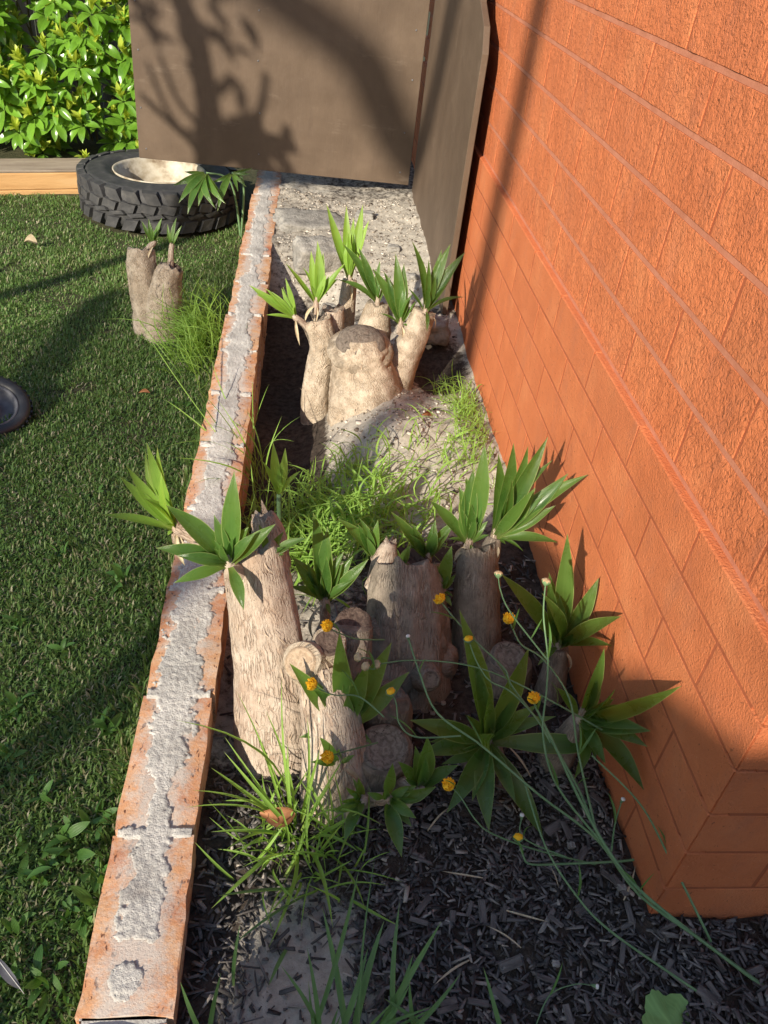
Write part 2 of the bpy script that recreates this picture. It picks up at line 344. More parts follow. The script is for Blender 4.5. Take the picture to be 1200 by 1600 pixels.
def tube(name, pts, radii, nseg=30, ring=24, rough=.0, seed=0., jag=0., cap=True, mat=None, fr=18., bulge=0.):
    path = smooth_path(pts, nseg); v = []; uv = []; f = []
    up = Vector((0, 1, 0)); L = 0.
    for i, p in enumerate(path):
        d = (path[min(i+1, nseg)]-path[max(i-1, 0)]).normalized()
        side = up.cross(d)
        if side.length < 1e-4: side = Vector((1, 0, 0)).cross(d)
        side.normalize(); up2 = d.cross(side).normalized(); up = up2
        if i: L += (p-path[i-1]).length
        r0 = interp(radii, i/nseg)
        for j in range(ring+1):
            a = 2*math.pi*j/ring; aa = a if j < ring else 0.
            q = Vector((math.cos(aa), math.sin(aa), 0))
            nn = n3(q.x*1.6+seed, q.y*1.6+seed*1.7, L*fr*.35+seed)*.6+n3(q.x*3.5+seed, q.y*3.5, L*fr+seed*2)*.4
            rid = n3(q.x*7+seed, q.y*7+seed, L*fr*.8)*.45+n3(q.x*4+seed*3, q.y*4, L*fr*5)*.35+n3(q.x*11, q.y*11+seed, L*fr*3)*.25
            r = r0*(1+rough*nn+rough*.55*rid)
            pt = p+(side*q.x+up2*q.y)*r
            if jag and i == nseg: pt += d*(n3(q.x*2.2+seed, q.y*2.2, 5)*jag)
            v.append(pt); uv.append((a/(2*math.pi)*6.283*max(radii), L))
    R = ring+1
    for i in range(nseg):
        for j in range(ring):
            f.append((i*R+j, i*R+j+1, (i+1)*R+j+1, (i+1)*R+j))
    if cap:
        c = len(v); v.append(path[-1]-(path[-1]-path[-2]).normalized()*interp(radii, 1)*.12); uv.append((0, L))
        for j in range(ring): f.append((nseg*R+j, nseg*R+j+1, c))
    m = mesh(name, v, f, uv, True)
    if mat: m.materials.append(mat)
    return m

def sweep(name, pts, r, nseg=24, ring=6, taper=.7, mat=None):
    return tube(name, pts, [r, r*(1+taper)/2, r*taper], nseg, ring, 0, 0, 0, True, mat)

PROF = {'yucca': [(0, .42), (.12, .52), (.3, .86), (.44, 1.0), (.6, .91), (.75, .66), (.88, .33), (1, .01)],
        'grass': [(0, .6), (.25, .95), (.5, 1.0), (.75, .72), (.9, .38), (1, .03)],
        'oval': [(0, .12), (.12, .45), (.3, .85), (.5, 1.0), (.7, .9), (.88, .55), (1, .05)]}
def leaf(name, base, tip, width, prof='yucca', arch=.10, fold=.18, mat=None, up=Vector((0, -.4, .92)), twist=0., seed=0, n=8):
    """a strap leaf with a V fold, as its own little mesh with UVs across / along"""
    b, t = Vector(base), Vector(tip); d = t-b; L = d.length; dd = d.normalized()
    nrm = up-dd*up.dot(dd)
    if nrm.length < .2: nrm = Vector((-.25, -1, .2))-dd*Vector((-.25, -1, .2)).dot(dd)
    nrm.normalize(); side = dd.cross(nrm).normalized()
    if twist: q = Matrix.Rotation(twist, 3, dd); nrm = q @ nrm; side = q @ side
    lift = nrm*1.0
    P = PROF[prof]; v = []; uv = []; f = []
    r = random.Random(seed); sway = r.uniform(-.04, .04)*L; und = r.uniform(.0, .05)
    for i in range(n+1):
        s = i/n
        for k in range(len(P)-1):
            if P[k][0] <= s <= P[k+1][0]:
                u = (s-P[k][0])/(P[k+1][0]-P[k][0]); wd = P[k][1]+(P[k+1][1]-P[k][1])*u; break
        wd *= width*.5
        c = b+d*s+lift*(arch*L*4*s*(1-s)*.5)+side*(sway*math.sin(s*math.pi))
        ee = fold*wd*2*(1-.5*s)
        wv = und*wd*math.sin(s*9+seed)
        v += [c-side*wd+nrm*(ee+wv), c-side*wd*.5+nrm*ee*.28, c-nrm*.0, c+side*wd*.5+nrm*ee*.28, c+side*wd+nrm*(ee-wv)]
        uv += [(0, s), (.25, s), (.5, s), (.75, s), (1, s)]
    for i in range(n):
        for j in range(4): f.append((i*5+j, i*5+j+1, (i+1)*5+j+1, (i+1)*5+j))
    m = mesh(name, v, f, uv, True)
    if mat: m.materials.append(mat)
    return m

def lathe(name, prof, n, mat, smooth=True):
    v = []; f = []; k = len(prof)
    for i in range(n):
        a = 2*math.pi*i/n
        for r, z in prof: v.append((r*math.cos(a), r*math.sin(a), z))
    for i in range(n):
        for j in range(k-1): a = i*k+j; b = ((i+1) % n)*k+j; f.append((a, b, b+1, a+1))
    m = mesh(name, v, f, None, smooth); m.materials.append(mat); return m

def to_local(m, origin):
    m.transform(Matrix.Translation(-Vector(origin))); return m

SHOOTS = [
('far_a','F','y',(-0.01,2.04,0.117),[(-0.133,2.047,0.194,0.023),(-0.041,2.067,0.213,0.016),(-0.087,2.025,0.125,0.012),(-0.05,2.059,0.188,0.013),(-0.115,2.042,0.172,0.018)]),
('far_b','F','y',(0.042,2.07,0.148),[(-0.043,2.092,0.243,0.021),(0.037,2.114,0.3,0.026),(0.022,2.107,0.275,0.022),(0.112,2.092,0.255,0.021),(0.003,2.083,0.2,0.011),(0.074,2.088,0.221,0.013),(0.054,2.105,0.273,0.022)]),
('far_c','F','y',(0.133,2.2,0.171),[(0.058,2.253,0.353,0.028),(0.112,2.254,0.353,0.026),(0.156,2.254,0.36,0.027),(0.176,2.241,0.324,0.023),(0.134,2.245,0.326,0.022),(0.088,2.234,0.291,0.018)]),
('far_d','F','m',(0.21,2.12,0.143),[(0.098,2.121,0.197,0.02),(0.13,2.151,0.261,0.023),(0.147,2.158,0.278,0.024),(0.208,2.15,0.248,0.017),(0.176,2.148,0.241,0.017),(0.242,2.137,0.215,0.013),(0.104,2.156,0.284,0.028)]),
('far_e','F','m',(0.273,2.06,0.111),[(0.185,2.095,0.246,0.03),(0.243,2.11,0.285,0.031),(0.267,2.103,0.262,0.029),(0.214,2.059,0.137,0.012),(0.295,2.047,0.108,0.008),(0.225,2.094,0.231,0.024),(0.308,2.073,0.174,0.013)]),
('far_f','F','m',(0.335,2.06,0.153),[(0.282,2.109,0.321,0.031),(0.383,2.105,0.324,0.031),(0.423,2.094,0.309,0.031),(0.378,2.079,0.236,0.017),(0.431,2.053,0.203,0.019),(0.338,2.007,0.118,0.011),(0.361,2.102,0.307,0.028),(0.283,2.073,0.208,0.014),(0.403,2.084,0.266,0.023)]),
('a_left','A','y',(-0.173,1.0,0.223),[(-0.278,0.983,0.257,0.017),(-0.253,1.012,0.308,0.018),(-0.244,1.019,0.323,0.019),(-0.214,1.033,0.356,0.022),(-0.199,1.032,0.349,0.021),(-0.184,1.0,0.267,0.008),(-0.185,0.989,0.218,0.008)]),
('a_front','A','m',(-0.087,0.93,0.216),[(-0.176,0.943,0.311,0.031),(-0.189,0.915,0.254,0.026),(-0.162,0.889,0.212,0.02),(-0.082,0.966,0.359,0.031),(-0.11,0.949,0.293,0.02),(-0.021,0.938,0.289,0.024),(-0.061,0.863,0.187,0.019),(-0.118,0.935,0.25,0.011),(-0.076,0.953,0.308,0.023)]),
('a_right','A','m',(-0.031,0.97,0.201),[(0.027,0.968,0.241,0.016),(-0.047,0.982,0.252,0.013),(-0.029,0.949,0.191,0.008),(-0.009,0.978,0.244,0.011),(-0.054,0.955,0.198,0.008)]),
('b_back','B','m',(0.065,1.02,0.063),[(0.036,1.059,0.221,0.031),(0.061,1.053,0.198,0.028),(0.006,1.035,0.144,0.02),(0.001,1.016,0.096,0.015),(0.132,1.031,0.15,0.022),(0.11,1.024,0.113,0.014),(0.074,0.997,0.053,0.008),(0.05,1.045,0.166,0.022),(0.09,1.035,0.135,0.016)]),
('c_left','C','m',(0.151,1.09,0.102),[(0.081,1.102,0.177,0.024),(0.115,1.104,0.166,0.017),(0.15,1.108,0.174,0.017),(0.13,1.095,0.129,0.008),(0.167,1.095,0.131,0.008)]),
('c_low','C','m',(0.192,1.07,0.095),[(0.177,1.082,0.144,0.017),(0.208,1.08,0.144,0.017),(0.171,1.074,0.117,0.01),(0.209,1.07,0.11,0.008)]),
('c_top','C','m',(0.246,1.1,0.099),[(0.171,1.116,0.187,0.026),(0.211,1.115,0.163,0.017),(0.252,1.118,0.172,0.017),(0.287,1.114,0.177,0.02),(0.196,1.11,0.156,0.017),(0.273,1.103,0.13,0.009),(0.227,1.109,0.137,0.01)]),
('c_right','C','m',(0.264,1.03,0.084),[(0.207,1.03,0.119,0.019),(0.272,1.05,0.17,0.024),(0.248,1.043,0.136,0.016),(0.285,1.035,0.119,0.011),(0.239,1.005,0.074,0.01),(0.281,1.004,0.074,0.009)]),
('d_left','D','m',(0.312,1.09,0.146),[(0.233,1.103,0.224,0.025),(0.281,1.116,0.248,0.024),(0.302,1.124,0.279,0.03),(0.315,1.136,0.324,0.031),(0.272,1.084,0.157,0.009),(0.344,1.088,0.167,0.009),(0.291,1.12,0.264,0.027),(0.319,1.115,0.249,0.024),(0.316,1.072,0.137,0.008)]),
('d_right','D','m',(0.357,1.1,0.152),[(0.421,1.141,0.339,0.031),(0.343,1.139,0.302,0.029),(0.391,1.14,0.319,0.031),(0.366,1.143,0.322,0.031),(0.463,1.115,0.285,0.031),(0.494,1.108,0.289,0.031),(0.468,1.087,0.157,0.021),(0.376,1.086,0.149,0.008),(0.374,1.123,0.247,0.018)]),
('e_up','E','m',(0.451,0.92,0.074),[(0.429,0.969,0.27,0.031),(0.331,0.943,0.205,0.031),(0.478,0.933,0.147,0.016),(0.491,0.945,0.202,0.028),(0.49,0.838,0.223,0.031),(0.49,0.833,0.166,0.027),(0.409,0.884,0.063,0.012),(0.422,0.939,0.154,0.018)]),
('e_right','E','m',(0.435,0.745,0.105),[(0.444,0.771,0.225,0.027),(0.49,0.648,0.29,0.031),(0.49,0.697,0.19,0.025),(0.49,0.664,0.181,0.027),(0.49,0.656,0.158,0.026),(0.49,0.624,0.107,0.029),(0.408,0.659,0.079,0.021),(0.387,0.754,0.16,0.016),(0.469,0.747,0.149,0.012)]),
('e_front','E','m',(0.31,0.755,0.035),[(0.237,0.806,0.257,0.031),(0.344,0.789,0.203,0.031),(0.342,0.771,0.13,0.023),(0.37,0.76,0.114,0.022),(0.271,0.763,0.085,0.014),(0.492,0.732,0.058,0.031),(0.384,0.638,-0.03,0.031),(0.295,0.624,0.006,0.03),(0.236,0.647,0.015,0.029),(0.182,0.742,0.098,0.031),(0.194,0.713,0.056,0.028),(0.336,0.764,0.096,0.015),(0.233,0.711,0.038,0.019)]),
('b_low','B','m',(0.202,0.69,0.01),[(0.166,0.698,0.062,0.018),(0.203,0.71,0.104,0.027),(0.251,0.691,0.065,0.02),(0.187,0.669,0.006,0.008),(0.231,0.689,0.037,0.011)]),
('b_foot','B','m',(0.153,0.66,0.029),[(0.153,0.673,0.093,0.018),(0.121,0.657,0.048,0.01),(0.214,0.652,0.071,0.02),(0.167,0.581,0.016,0.023),(0.183,0.62,0.025,0.014),(0.146,0.637,0.024,0.008)]),
('b_side','B','m',(0.119,0.67,0.011),[(0.073,0.647,0.019,0.013),(0.092,0.61,0.001,0.017),(0.093,0.672,0.038,0.01),(0.11,0.678,0.052,0.011)]),
('b_front','B','m',(0.103,0.79,0.022),[(0.008,0.806,0.14,0.031),(0.077,0.827,0.184,0.031),(0.183,0.802,0.133,0.03),(0.027,0.758,0.034,0.018),(0.137,0.759,0.019,0.01),(0.153,0.82,0.174,0.031),(0.09,0.814,0.129,0.024),(0.127,0.799,0.077,0.013)]),
('b_left','B','m',(0.083,0.72,0.024),[(0.055,0.729,0.074,0.015),(0.044,0.712,0.039,0.011),(0.107,0.72,0.046,0.008),(0.084,0.726,0.052,0.008)]),
('bed_seedling','G','y',(-0.025,1.33,0.056),[(-0.04,1.357,0.16,0.02),(-0.016,1.354,0.151,0.018),(-0.06,1.346,0.123,0.014),(0.016,1.338,0.11,0.013),(-0.022,1.348,0.125,0.013)]),
('lawn_a','L','m',(-0.463,2.58,0.089),[(-0.498,2.596,0.15,0.013),(-0.436,2.6,0.164,0.015),(-0.477,2.6,0.157,0.013),(-0.45,2.594,0.141,0.01)]),
('lawn_b','L','m',(-0.408,2.58,0.085),[(-0.392,2.603,0.167,0.013),(-0.42,2.598,0.147,0.01),(-0.376,2.595,0.147,0.01)]),
('hang','T','m',(-0.406,3.54,0.049),[(-0.503,3.411,-0.042,0.031),(-0.464,3.373,-0.072,0.031),(-0.453,3.436,-0.027,0.025),(-0.358,3.401,-0.046,0.031),(-0.491,3.521,0.051,0.016),(-0.34,3.46,0.001,0.021),(-0.318,3.414,-0.029,0.031),(-0.425,3.408,-0.047,0.03),(-0.531,3.467,0.008,0.028),(-0.379,3.464,-0.003,0.018)]),
('hang2','T','m',(-0.306,3.58,0.047),[(-0.226,3.557,0.055,0.012),(-0.241,3.518,0.013,0.014),(-0.351,3.425,-0.066,0.029),(-0.274,3.503,-0.005,0.015),(-0.385,3.529,0.016,0.015),(-0.219,3.569,0.078,0.014)]),
]
STEMS = [
(0.0042,'flower',[(0.642,0.418,-0.03),(0.538,0.471,0.02),(0.462,0.511,0.06),(0.422,0.546,0.09),(0.39,0.6,0.12),(0.362,0.655,0.16),(0.339,0.688,0.19),(0.332,0.696,0.2)]),
(0.0034,'white',[(0.641,0.416,-0.03),(0.54,0.465,0.02),(0.465,0.511,0.05),(0.414,0.57,0.08),(0.341,0.614,0.11),(0.27,0.667,0.14),(0.21,0.705,0.16),(0.187,0.759,0.18),(0.173,0.803,0.2)]),
(0.0026,'flower',[(0.418,0.558,0.085),(0.391,0.619,0.12),(0.352,0.68,0.16),(0.312,0.729,0.19),(0.304,0.75,0.2),(0.269,0.783,0.215),(0.237,0.811,0.23),(0.218,0.838,0.24)]),
(0.0026,'flower',[(0.415,0.562,0.085),(0.395,0.647,0.15),(0.386,0.711,0.19),(0.354,0.752,0.22),(0.325,0.769,0.23),(0.314,0.786,0.24),(0.307,0.794,0.25)]),
(0.0024,'bud',[(0.36,0.667,0.15),(0.339,0.693,0.17),(0.308,0.718,0.19),(0.278,0.731,0.2),(0.262,0.752,0.21),(0.252,0.777,0.225)]),
(0.0026,'dry',[(0.419,0.553,0.09),(0.356,0.605,0.14),(0.334,0.647,0.19),(0.339,0.687,0.23),(0.343,0.715,0.26),(0.337,0.757,0.3),(0.343,0.795,0.32)]),
(0.0022,'dry',[(0.347,0.719,0.25),(0.326,0.749,0.26),(0.301,0.798,0.27),(0.296,0.831,0.275),(0.296,0.852,0.28)]),
(0.003,'bud',[(0.486,0.574,0.02),(0.458,0.573,0.02),(0.381,0.563,0.03),(0.332,0.552,0.05),(0.317,0.559,0.06),(0.314,0.574,0.07)]),
(0.0022,'flower',[(0.438,0.579,0.0),(0.35,0.581,0.03),(0.284,0.589,0.06),(0.26,0.597,0.08),(0.238,0.617,0.1),(0.222,0.623,0.115)]),
(0.003,'none',[(0.598,0.379,-0.03),(0.496,0.432,0.0),(0.419,0.478,0.03),(0.38,0.509,0.05),(0.346,0.556,0.08),(0.329,0.637,0.1)]),
(0.003,'none',[(0.558,0.469,0.01),(0.544,0.484,0.03),(0.505,0.543,0.08),(0.471,0.595,0.12),(0.412,0.647,0.15)]),
(0.0022,'dry',[(0.443,0.697,0.14),(0.376,0.716,0.17),(0.296,0.746,0.19),(0.238,0.759,0.2),(0.171,0.764,0.2),(0.128,0.754,0.2)]),
(0.0022,'bud',[(0.244,0.691,0.13),(0.182,0.69,0.13),(0.16,0.703,0.14),(0.152,0.719,0.16),(0.147,0.729,0.17)]),
(0.002,'flower',[(0.139,0.713,0.14),(0.104,0.737,0.15),(0.068,0.734,0.16),(0.042,0.74,0.17)]),
(0.002,'flower',[(0.145,0.838,0.16),(0.104,0.817,0.18),(0.075,0.809,0.2),(0.06,0.811,0.21)]),
(0.002,'flower',[(0.136,0.716,0.08),(0.096,0.683,0.11),(0.077,0.663,0.13),(0.063,0.648,0.14)]),
(0.0022,'white',[(0.449,0.575,0.04),(0.452,0.594,0.07),(0.462,0.618,0.09)]),
(0.002,'dry',[(0.128,0.754,0.2),(0.117,0.758,0.205),(0.101,0.756,0.21)]),
(0.002,'dry',[(0.128,0.754,0.2),(0.119,0.745,0.2),(0.111,0.744,0.205)]),
(0.002,'white',[(0.388,0.572,0.03),(0.328,0.588,0.05),(0.328,0.612,0.06)]),
(0.0014,'white',[(0.324,0.397,-0.04),(0.343,0.421,-0.02),(0.374,0.428,-0.01),(0.397,0.427,-0.01)]),
]
BLADES = {
'edge':[((-0.084,1.582,-0.1),(-0.236,1.678,0.1),0.006),((-0.076,1.57,-0.1),(-0.385,1.872,0.16),0.003),((-0.093,1.607,-0.1),(-0.311,1.725,0.03),0.007),((-0.083,1.569,-0.1),(-0.295,1.485,0.04),0.005),((-0.082,1.544,-0.1),(-0.244,1.435,0.06),0.006),((-0.071,1.623,-0.1),(-0.116,1.714,0.02),0.005),((-0.077,1.596,-0.1),(-0.151,1.553,0.03),0.006),((-0.088,1.648,-0.1),(-0.107,1.8,0.06),0.004),((-0.062,1.597,-0.1),(-0.03,1.626,0.06),0.005),((-0.054,1.572,-0.1),(0.013,1.648,0.05),0.005),((-0.06,1.546,-0.1),(-0.143,1.361,0.03),0.006),((-0.086,1.608,-0.1),(-0.176,1.647,0.08),0.005),((-0.068,1.57,-0.1),(-0.127,1.604,0.05),0.006),((-0.094,1.503,-0.08),(-0.197,1.39,0.03),0.008),((-0.112,1.731,-0.1),(-0.069,1.846,0.02),0.004),((-0.108,1.761,-0.1),(-0.215,1.887,0.06),0.004),((-0.074,1.677,-0.1),(0.001,1.584,0.02),0.006),((-0.087,1.683,-0.12),(-0.165,1.678,0.02),0.006),((-0.095,1.634,-0.1),(-0.212,1.578,0.06),0.005)],
'front':[((-0.062,0.376,-0.03),(-0.097,0.411,0.06),0.009),((-0.066,0.377,-0.03),(-0.054,0.42,0.06),0.009),((0.104,0.362,-0.02),(0.12,0.532,0.1),0.004),((0.095,0.376,-0.04),(0.06,0.496,0.05),0.012),((0.099,0.376,-0.04),(0.132,0.475,0.06),0.014),((0.117,0.375,-0.04),(0.197,0.464,0.08),0.012),((0.106,0.376,-0.04),(0.161,0.415,0.03),0.012),((0.076,0.376,-0.04),(0.113,0.45,0.05),0.011),((0.212,0.373,-0.04),(0.132,0.406,0.02),0.01),((0.151,0.374,-0.04),(0.151,0.492,0.07),0.01),((0.136,0.375,-0.04),(0.219,0.419,0.05),0.01),((0.281,0.371,-0.04),(0.249,0.43,0.04),0.009),((0.046,0.374,-0.03),(0.101,0.522,0.09),0.01),((0.069,0.377,-0.04),(0.013,0.439,0.03),0.008),((0.165,0.37,-0.03),(0.268,0.384,0.0),0.01),((0.021,0.497,-0.05),(-0.001,0.443,-0.03),0.008),((0.045,0.559,-0.04),(-0.048,0.471,0.01),0.008),((0.036,0.567,-0.04),(-0.068,0.523,0.03),0.009),((-0.043,0.448,-0.04),(-0.038,0.483,0.04),0.007),((0.062,0.377,-0.04),(0.041,0.446,0.06),0.009),((0.181,0.367,-0.04),(0.16,0.418,0.04),0.009)],
'near':[((0.017,0.674,-0.06),(-0.141,0.718,0.12),0.008),((0.017,0.674,-0.06),(-0.074,0.683,0.1),0.009),((0.008,0.664,-0.06),(-0.113,0.651,0.06),0.008),((0.008,0.664,-0.06),(-0.12,0.632,0.05),0.006),((0.017,0.664,-0.06),(-0.076,0.708,0.1),0.007),((0.026,0.674,-0.06),(-0.022,0.737,0.12),0.007),((0.03,0.674,-0.06),(-0.002,0.777,0.14),0.006),((0.035,0.674,-0.06),(0.036,0.743,0.1),0.007),((0.044,0.674,-0.06),(0.075,0.681,0.04),0.008),((0.017,0.654,-0.06),(-0.085,0.609,0.03),0.009),((0.017,0.654,-0.06),(-0.066,0.588,0.02),0.009),((0.026,0.644,-0.06),(-0.003,0.488,-0.03),0.009),((0.045,0.634,-0.06),(0.077,0.506,-0.02),0.009),((0.054,0.644,-0.06),(0.111,0.599,0.0),0.01),((0.054,0.654,-0.06),(0.111,0.644,0.02),0.009),((0.035,0.654,-0.06),(0.144,0.618,0.03),0.008),((0.017,0.674,-0.06),(-0.092,0.686,0.06),0.01),((0.012,0.679,-0.06),(-0.039,0.731,0.1),0.006),((0.021,0.679,-0.06),(-0.064,0.77,0.12),0.005),((0.035,0.664,-0.06),(0.092,0.709,0.06),0.007),((0.026,0.684,-0.06),(0.01,0.699,0.1),0.008),((0.035,0.684,-0.06),(0.055,0.704,0.08),0.009),((0.008,0.644,-0.06),(-0.078,0.533,-0.02),0.009),((0.063,0.634,-0.06),(0.119,0.531,-0.02),0.008)],
}


# ================================================================ THE SETTING
def lawn_z(x, y): return -.13-.10*sst(1.2, 3.5, y)
def bed_z(x, y):
    z = -.055+.03*sst(.2, .5, x)
    hollow = sst(.24, -.02, x)*sst(1.15, 1.75, y)*sst(2.95, 2.5, y)
    z -= .125*hollow
    z -= .05*sst(.3, .0, x)*sst(.65, .85, y)*sst(1.5, 1.2, y)
    z += .045*math.exp(-(((x-.26)/.15)**2+((y-1.74)/.17)**2))
    z -= .06*math.exp(-(((x-.40)/.09)**2+((y-2.12)/.16)**2))
    z += .05*sst(2.55, 3.0, y)
    z += .012*n3(x*9, y*9, 1)+.006*n3(x*30, y*30, 2)+.003*n3(x*70, y*70, 3)
    return z

def grid_surface(name, xs, ys, fn, mat, attr=None):
    V = np.array([(x, y, fn(x, y)) for y in ys for x in xs]); nx = len(xs); ny = len(ys)
    I = np.arange(nx*ny).reshape(ny, nx)
    F = np.stack([I[:-1, :-1].ravel(), I[:-1, 1:].ravel(), I[1:, 1:].ravel(), I[1:, :-1].ravel()], 1)
    at = {k: np.array([g(x, y) for y in ys for x in xs]) for k, g in (attr or {}).items()}
    m = npmesh(name, V, F, at, True)
    return ob(name, m, mat)

g = ob('ground', mesh('ground', [(-150, -150, -.5), (150, -150, -.5), (150, 150, -.5), (-150, 150, -.5)], [(0, 1, 2, 3)]), LAWN_SOIL, kind='structure')
xs = np.concatenate([np.array([-60, -30, -12, -6, -3]), np.arange(-2.2, -.16, .04)]); ys = np.concatenate([np.array([-60, -20, -8, -4, -1.5, -.5]), np.arange(0, 4.4, .05), np.array([5, 7, 12, 30, 60])])
ob_l = grid_surface('lawn', xs, ys, lambda x, y: lawn_z(x, y)+(.006*n3(x*6, y*6) if x > -3 else 0), LAWN_SOIL); ob_l['kind'] = 'structure'

def sand_shade_amt(x, y):
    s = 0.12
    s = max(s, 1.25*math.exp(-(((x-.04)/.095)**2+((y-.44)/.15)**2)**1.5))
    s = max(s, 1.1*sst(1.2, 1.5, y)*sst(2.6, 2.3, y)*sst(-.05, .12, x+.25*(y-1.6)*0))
    s = max(s, .95*sst(2.3, 2.7, y)*(1-.75*sst(.12, -.05, x))*(1-.5*sst(3.3, 3.6, y)))  # far sand darkened along the edging and gate foot to paint their shade
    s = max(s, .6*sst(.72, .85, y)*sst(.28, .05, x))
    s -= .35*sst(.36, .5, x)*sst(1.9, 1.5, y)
    s -= 1.2*sst(.14, .02, x)*sst(1.2, 1.5, y)*sst(2.75, 2.4, y)  # dark hollow soil, deepened in colour to carry the edging's shadow
    s -= 1.0*math.exp(-(((x-.41)/.10)**2+((y-2.15)/.20)**2)**2)  # dark soil right of the far stump, with its shadow painted in
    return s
xs = np.concatenate([np.arange(-.112, .54, .011), np.arange(.55, 1.2, .03), np.array([1.6, 2.5])])
ys = np.concatenate([np.array([-2, -1, -.4]), np.arange(0, .3, .05), np.arange(.3, 4.0, .0125), np.arange(4.02, 4.6, .08)])
bedo = grid_surface('garden_bed', xs, ys, bed_z, BED, {'sand': sand_shade_amt}); bedo['kind'] = 'structure'

# ---------------------------------------------------------------- house wall : every brick its own piece
WALL_X, WALL_XU, CORNER_Y = .503, .517, .52
COURSES = [-.232, -.140, -.046, .045, .13, .212, .297, .374, .449, .536, .627, .72, .812, .895, .982, 1.07, 1.156]
house = thing('house_wall', 'orange painted brick house wall with stepped plinth and corner, beside the garden bed', 'wall', (WALL_X, CORNER_Y, -.232))
def brick_mesh(name, L, dep, h, seed, rocky, mat):
    """brick whose -X face (length along Y) and -Y end are gently hammered; origin at outer corner (x0,y0,z0)"""
    r = random.Random(seed)
    amp = .0034 if rocky else .0012; c = .0016 if rocky else .0013
    cuts = lambda T, n: [0, c]+[c+(T-2*c)*i/n for i in range(1, n)]+[T-c, T]
    Y = cuts(L, 10); Z = cuts(h, 3); X = [c]+cuts(dep, 4)[1:]; ny, nz, nx = len(Y)-1, len(Z)-1, len(X)-1
    def dsp(a, b): return amp*.7*max(.75, 1+n3(a*22+seed*3.1, b*22, seed)+.6*n3(a*50, b*50+seed*2, seed))
    v = []; f = []
    for k in range(nz+1):
        for j in range(ny+1):
            e = (j in (0, ny)) or (k in (0, nz)); v.append((-dsp(Y[j], Z[k]) if not e else (c*(.8+.9*r.random()) if k in (0, nz) else -amp*.5), Y[j], Z[k]))
    for k in range(nz):
        for j in range(ny):
            a = k*(ny+1)+j; f.append((a, a+ny+1, a+ny+2, a+1))
    o = len(v)
    for k in range(nz+1):
        for j in range(nx+1):
            e = (j in (0, nx)) or (k in (0, nz)); v.append((X[j], -dsp(X[j]+3, Z[k]) if not e else c, Z[k]))
    for k in range(nz):
        for j in range(nx):
            a = o+k*(nx+1)+j; f.append((a, a+1, a+nx+2, a+nx+1))
    for k in range(nz): f.append((o+k*(nx+1), o+(k+1)*(nx+1), (k+1)*(ny+1), k*(ny+1)))
    o2 = len(v); v += [(dep, c, 0), (dep, L, 0), (dep, L, h), (dep, c, h)]
    f.append((o2, o2+1, o2+2, o2+3))
    f.append(tuple([nz*(ny+1)+i for i in range(ny+1)]+[o2+2, o2+3]))
    f.append(tuple([i for i in range(ny, -1, -1)]+[o2, o2+1]))
    f.append(tuple([k*(ny+1)+ny for k in range(nz+1)]+[o2+2, o2+1]))
    m = mesh(name, v, f); m.materials.append(mat); return m
VAR = {}
def brick_var(L, dep, rocky, turn=False):
    key = (L, dep, rocky)
    if key not in VAR: VAR[key] = [brick_mesh('brick', L, dep, .076, s+len(VAR)*7, rocky, W_ROCK if rocky else W_FLAT) for s in range(4)]
    return random.choice(VAR[key])
PITCH = .2425
def add_wall_brick(x, y, z, me, hs, rot=0., mirror=False):
    o = ob('brick', me, None, house); o.location = Vector((x, y, z))-house.location
    o.scale = (1, 1, hs); o.rotation_euler = (0, 0, rot)
    return o
for ci in range(len(COURSES)-1):
    z0, z1 = COURSES[ci], COURSES[ci+1]; jt = .0036 if z0 < .44 else .0065; h = z1-z0-jt; hs = h/.076; zb = z0+jt
    x0 = WALL_X if z0 < .44 else WALL_XU; yc = CORNER_Y if z0 < .44 else CORNER_Y+.014
    rocky = z0 >= .44
    half = (ci % 2 == 0)
    # corner brick
    if half:      # header to the side wall, stretcher to the front
        y = yc
        cb = add_wall_brick(x0, y, zb, brick_var(.1178, .2378, rocky), hs); y = yc+.1225; fx = x0+.2425
    else:
        add_wall_brick(x0, yc, zb, brick_var(.2378, .1178, rocky), hs); y = yc+PITCH; fx = x0+.1225
    while y < 4.15:
        add_wall_brick(x0+random.uniform(-.0003, .0001), y, zb, brick_var(.2362 if rocky else .2378, .11, rocky), hs); y += PITCH
    while fx < 1.25:   # front return: same bricks turned so that their long face looks to -Y
        o = add_wall_brick(fx+.2378, yc+random.uniform(-.0003, .0001), zb, brick_var(.2378, .11, rocky), hs, math.pi/2); fx += PITCH
# mortar cores (recessed behind the brick faces)
def core(x0, yc, z0, z1, rec):
    return boxv(x0+rec, x0+.10, yc+.025, 4.2, z0, z1)+boxv(x0+.10, 1.5, yc+rec, yc+.10, z0, z1)+boxv(x0+.006, x0+.10, yc+.006, yc+.025, z0, z1)+boxv(x0+.025, x0+.10, yc+rec, yc+.006, z0, z1)
f2 = sum([box_faces(8*i) for i in range(2)], []); f4 = sum([box_faces(8*i) for i in range(4)], [])
ob('mortar', to_local(mesh('mortar', core(WALL_X, CORNER_Y, -.3, .4435, -.0002), f4), house.location), W_MORTAR_LOW, house)
ob('mortar', to_local(mesh('mortar', core(WALL_XU, CORNER_Y+.014, .4435, 1.16, -.0013), f4), house.location), W_MORTAR_LOW, house)
for zc in COURSES[8:-1]:
    bj = boxv(WALL_XU-.0016, WALL_XU+.02, CORNER_Y+.0124, 4.15, zc-.0006, zc+.0071)+boxv(WALL_XU+.0201, 1.4, CORNER_Y+.0124, CORNER_Y+.04, zc-.0006, zc+.0071)
    ob('bed_joint', to_local(mesh('bed_joint', bj, f2), house.location), W_MORTAR, house)

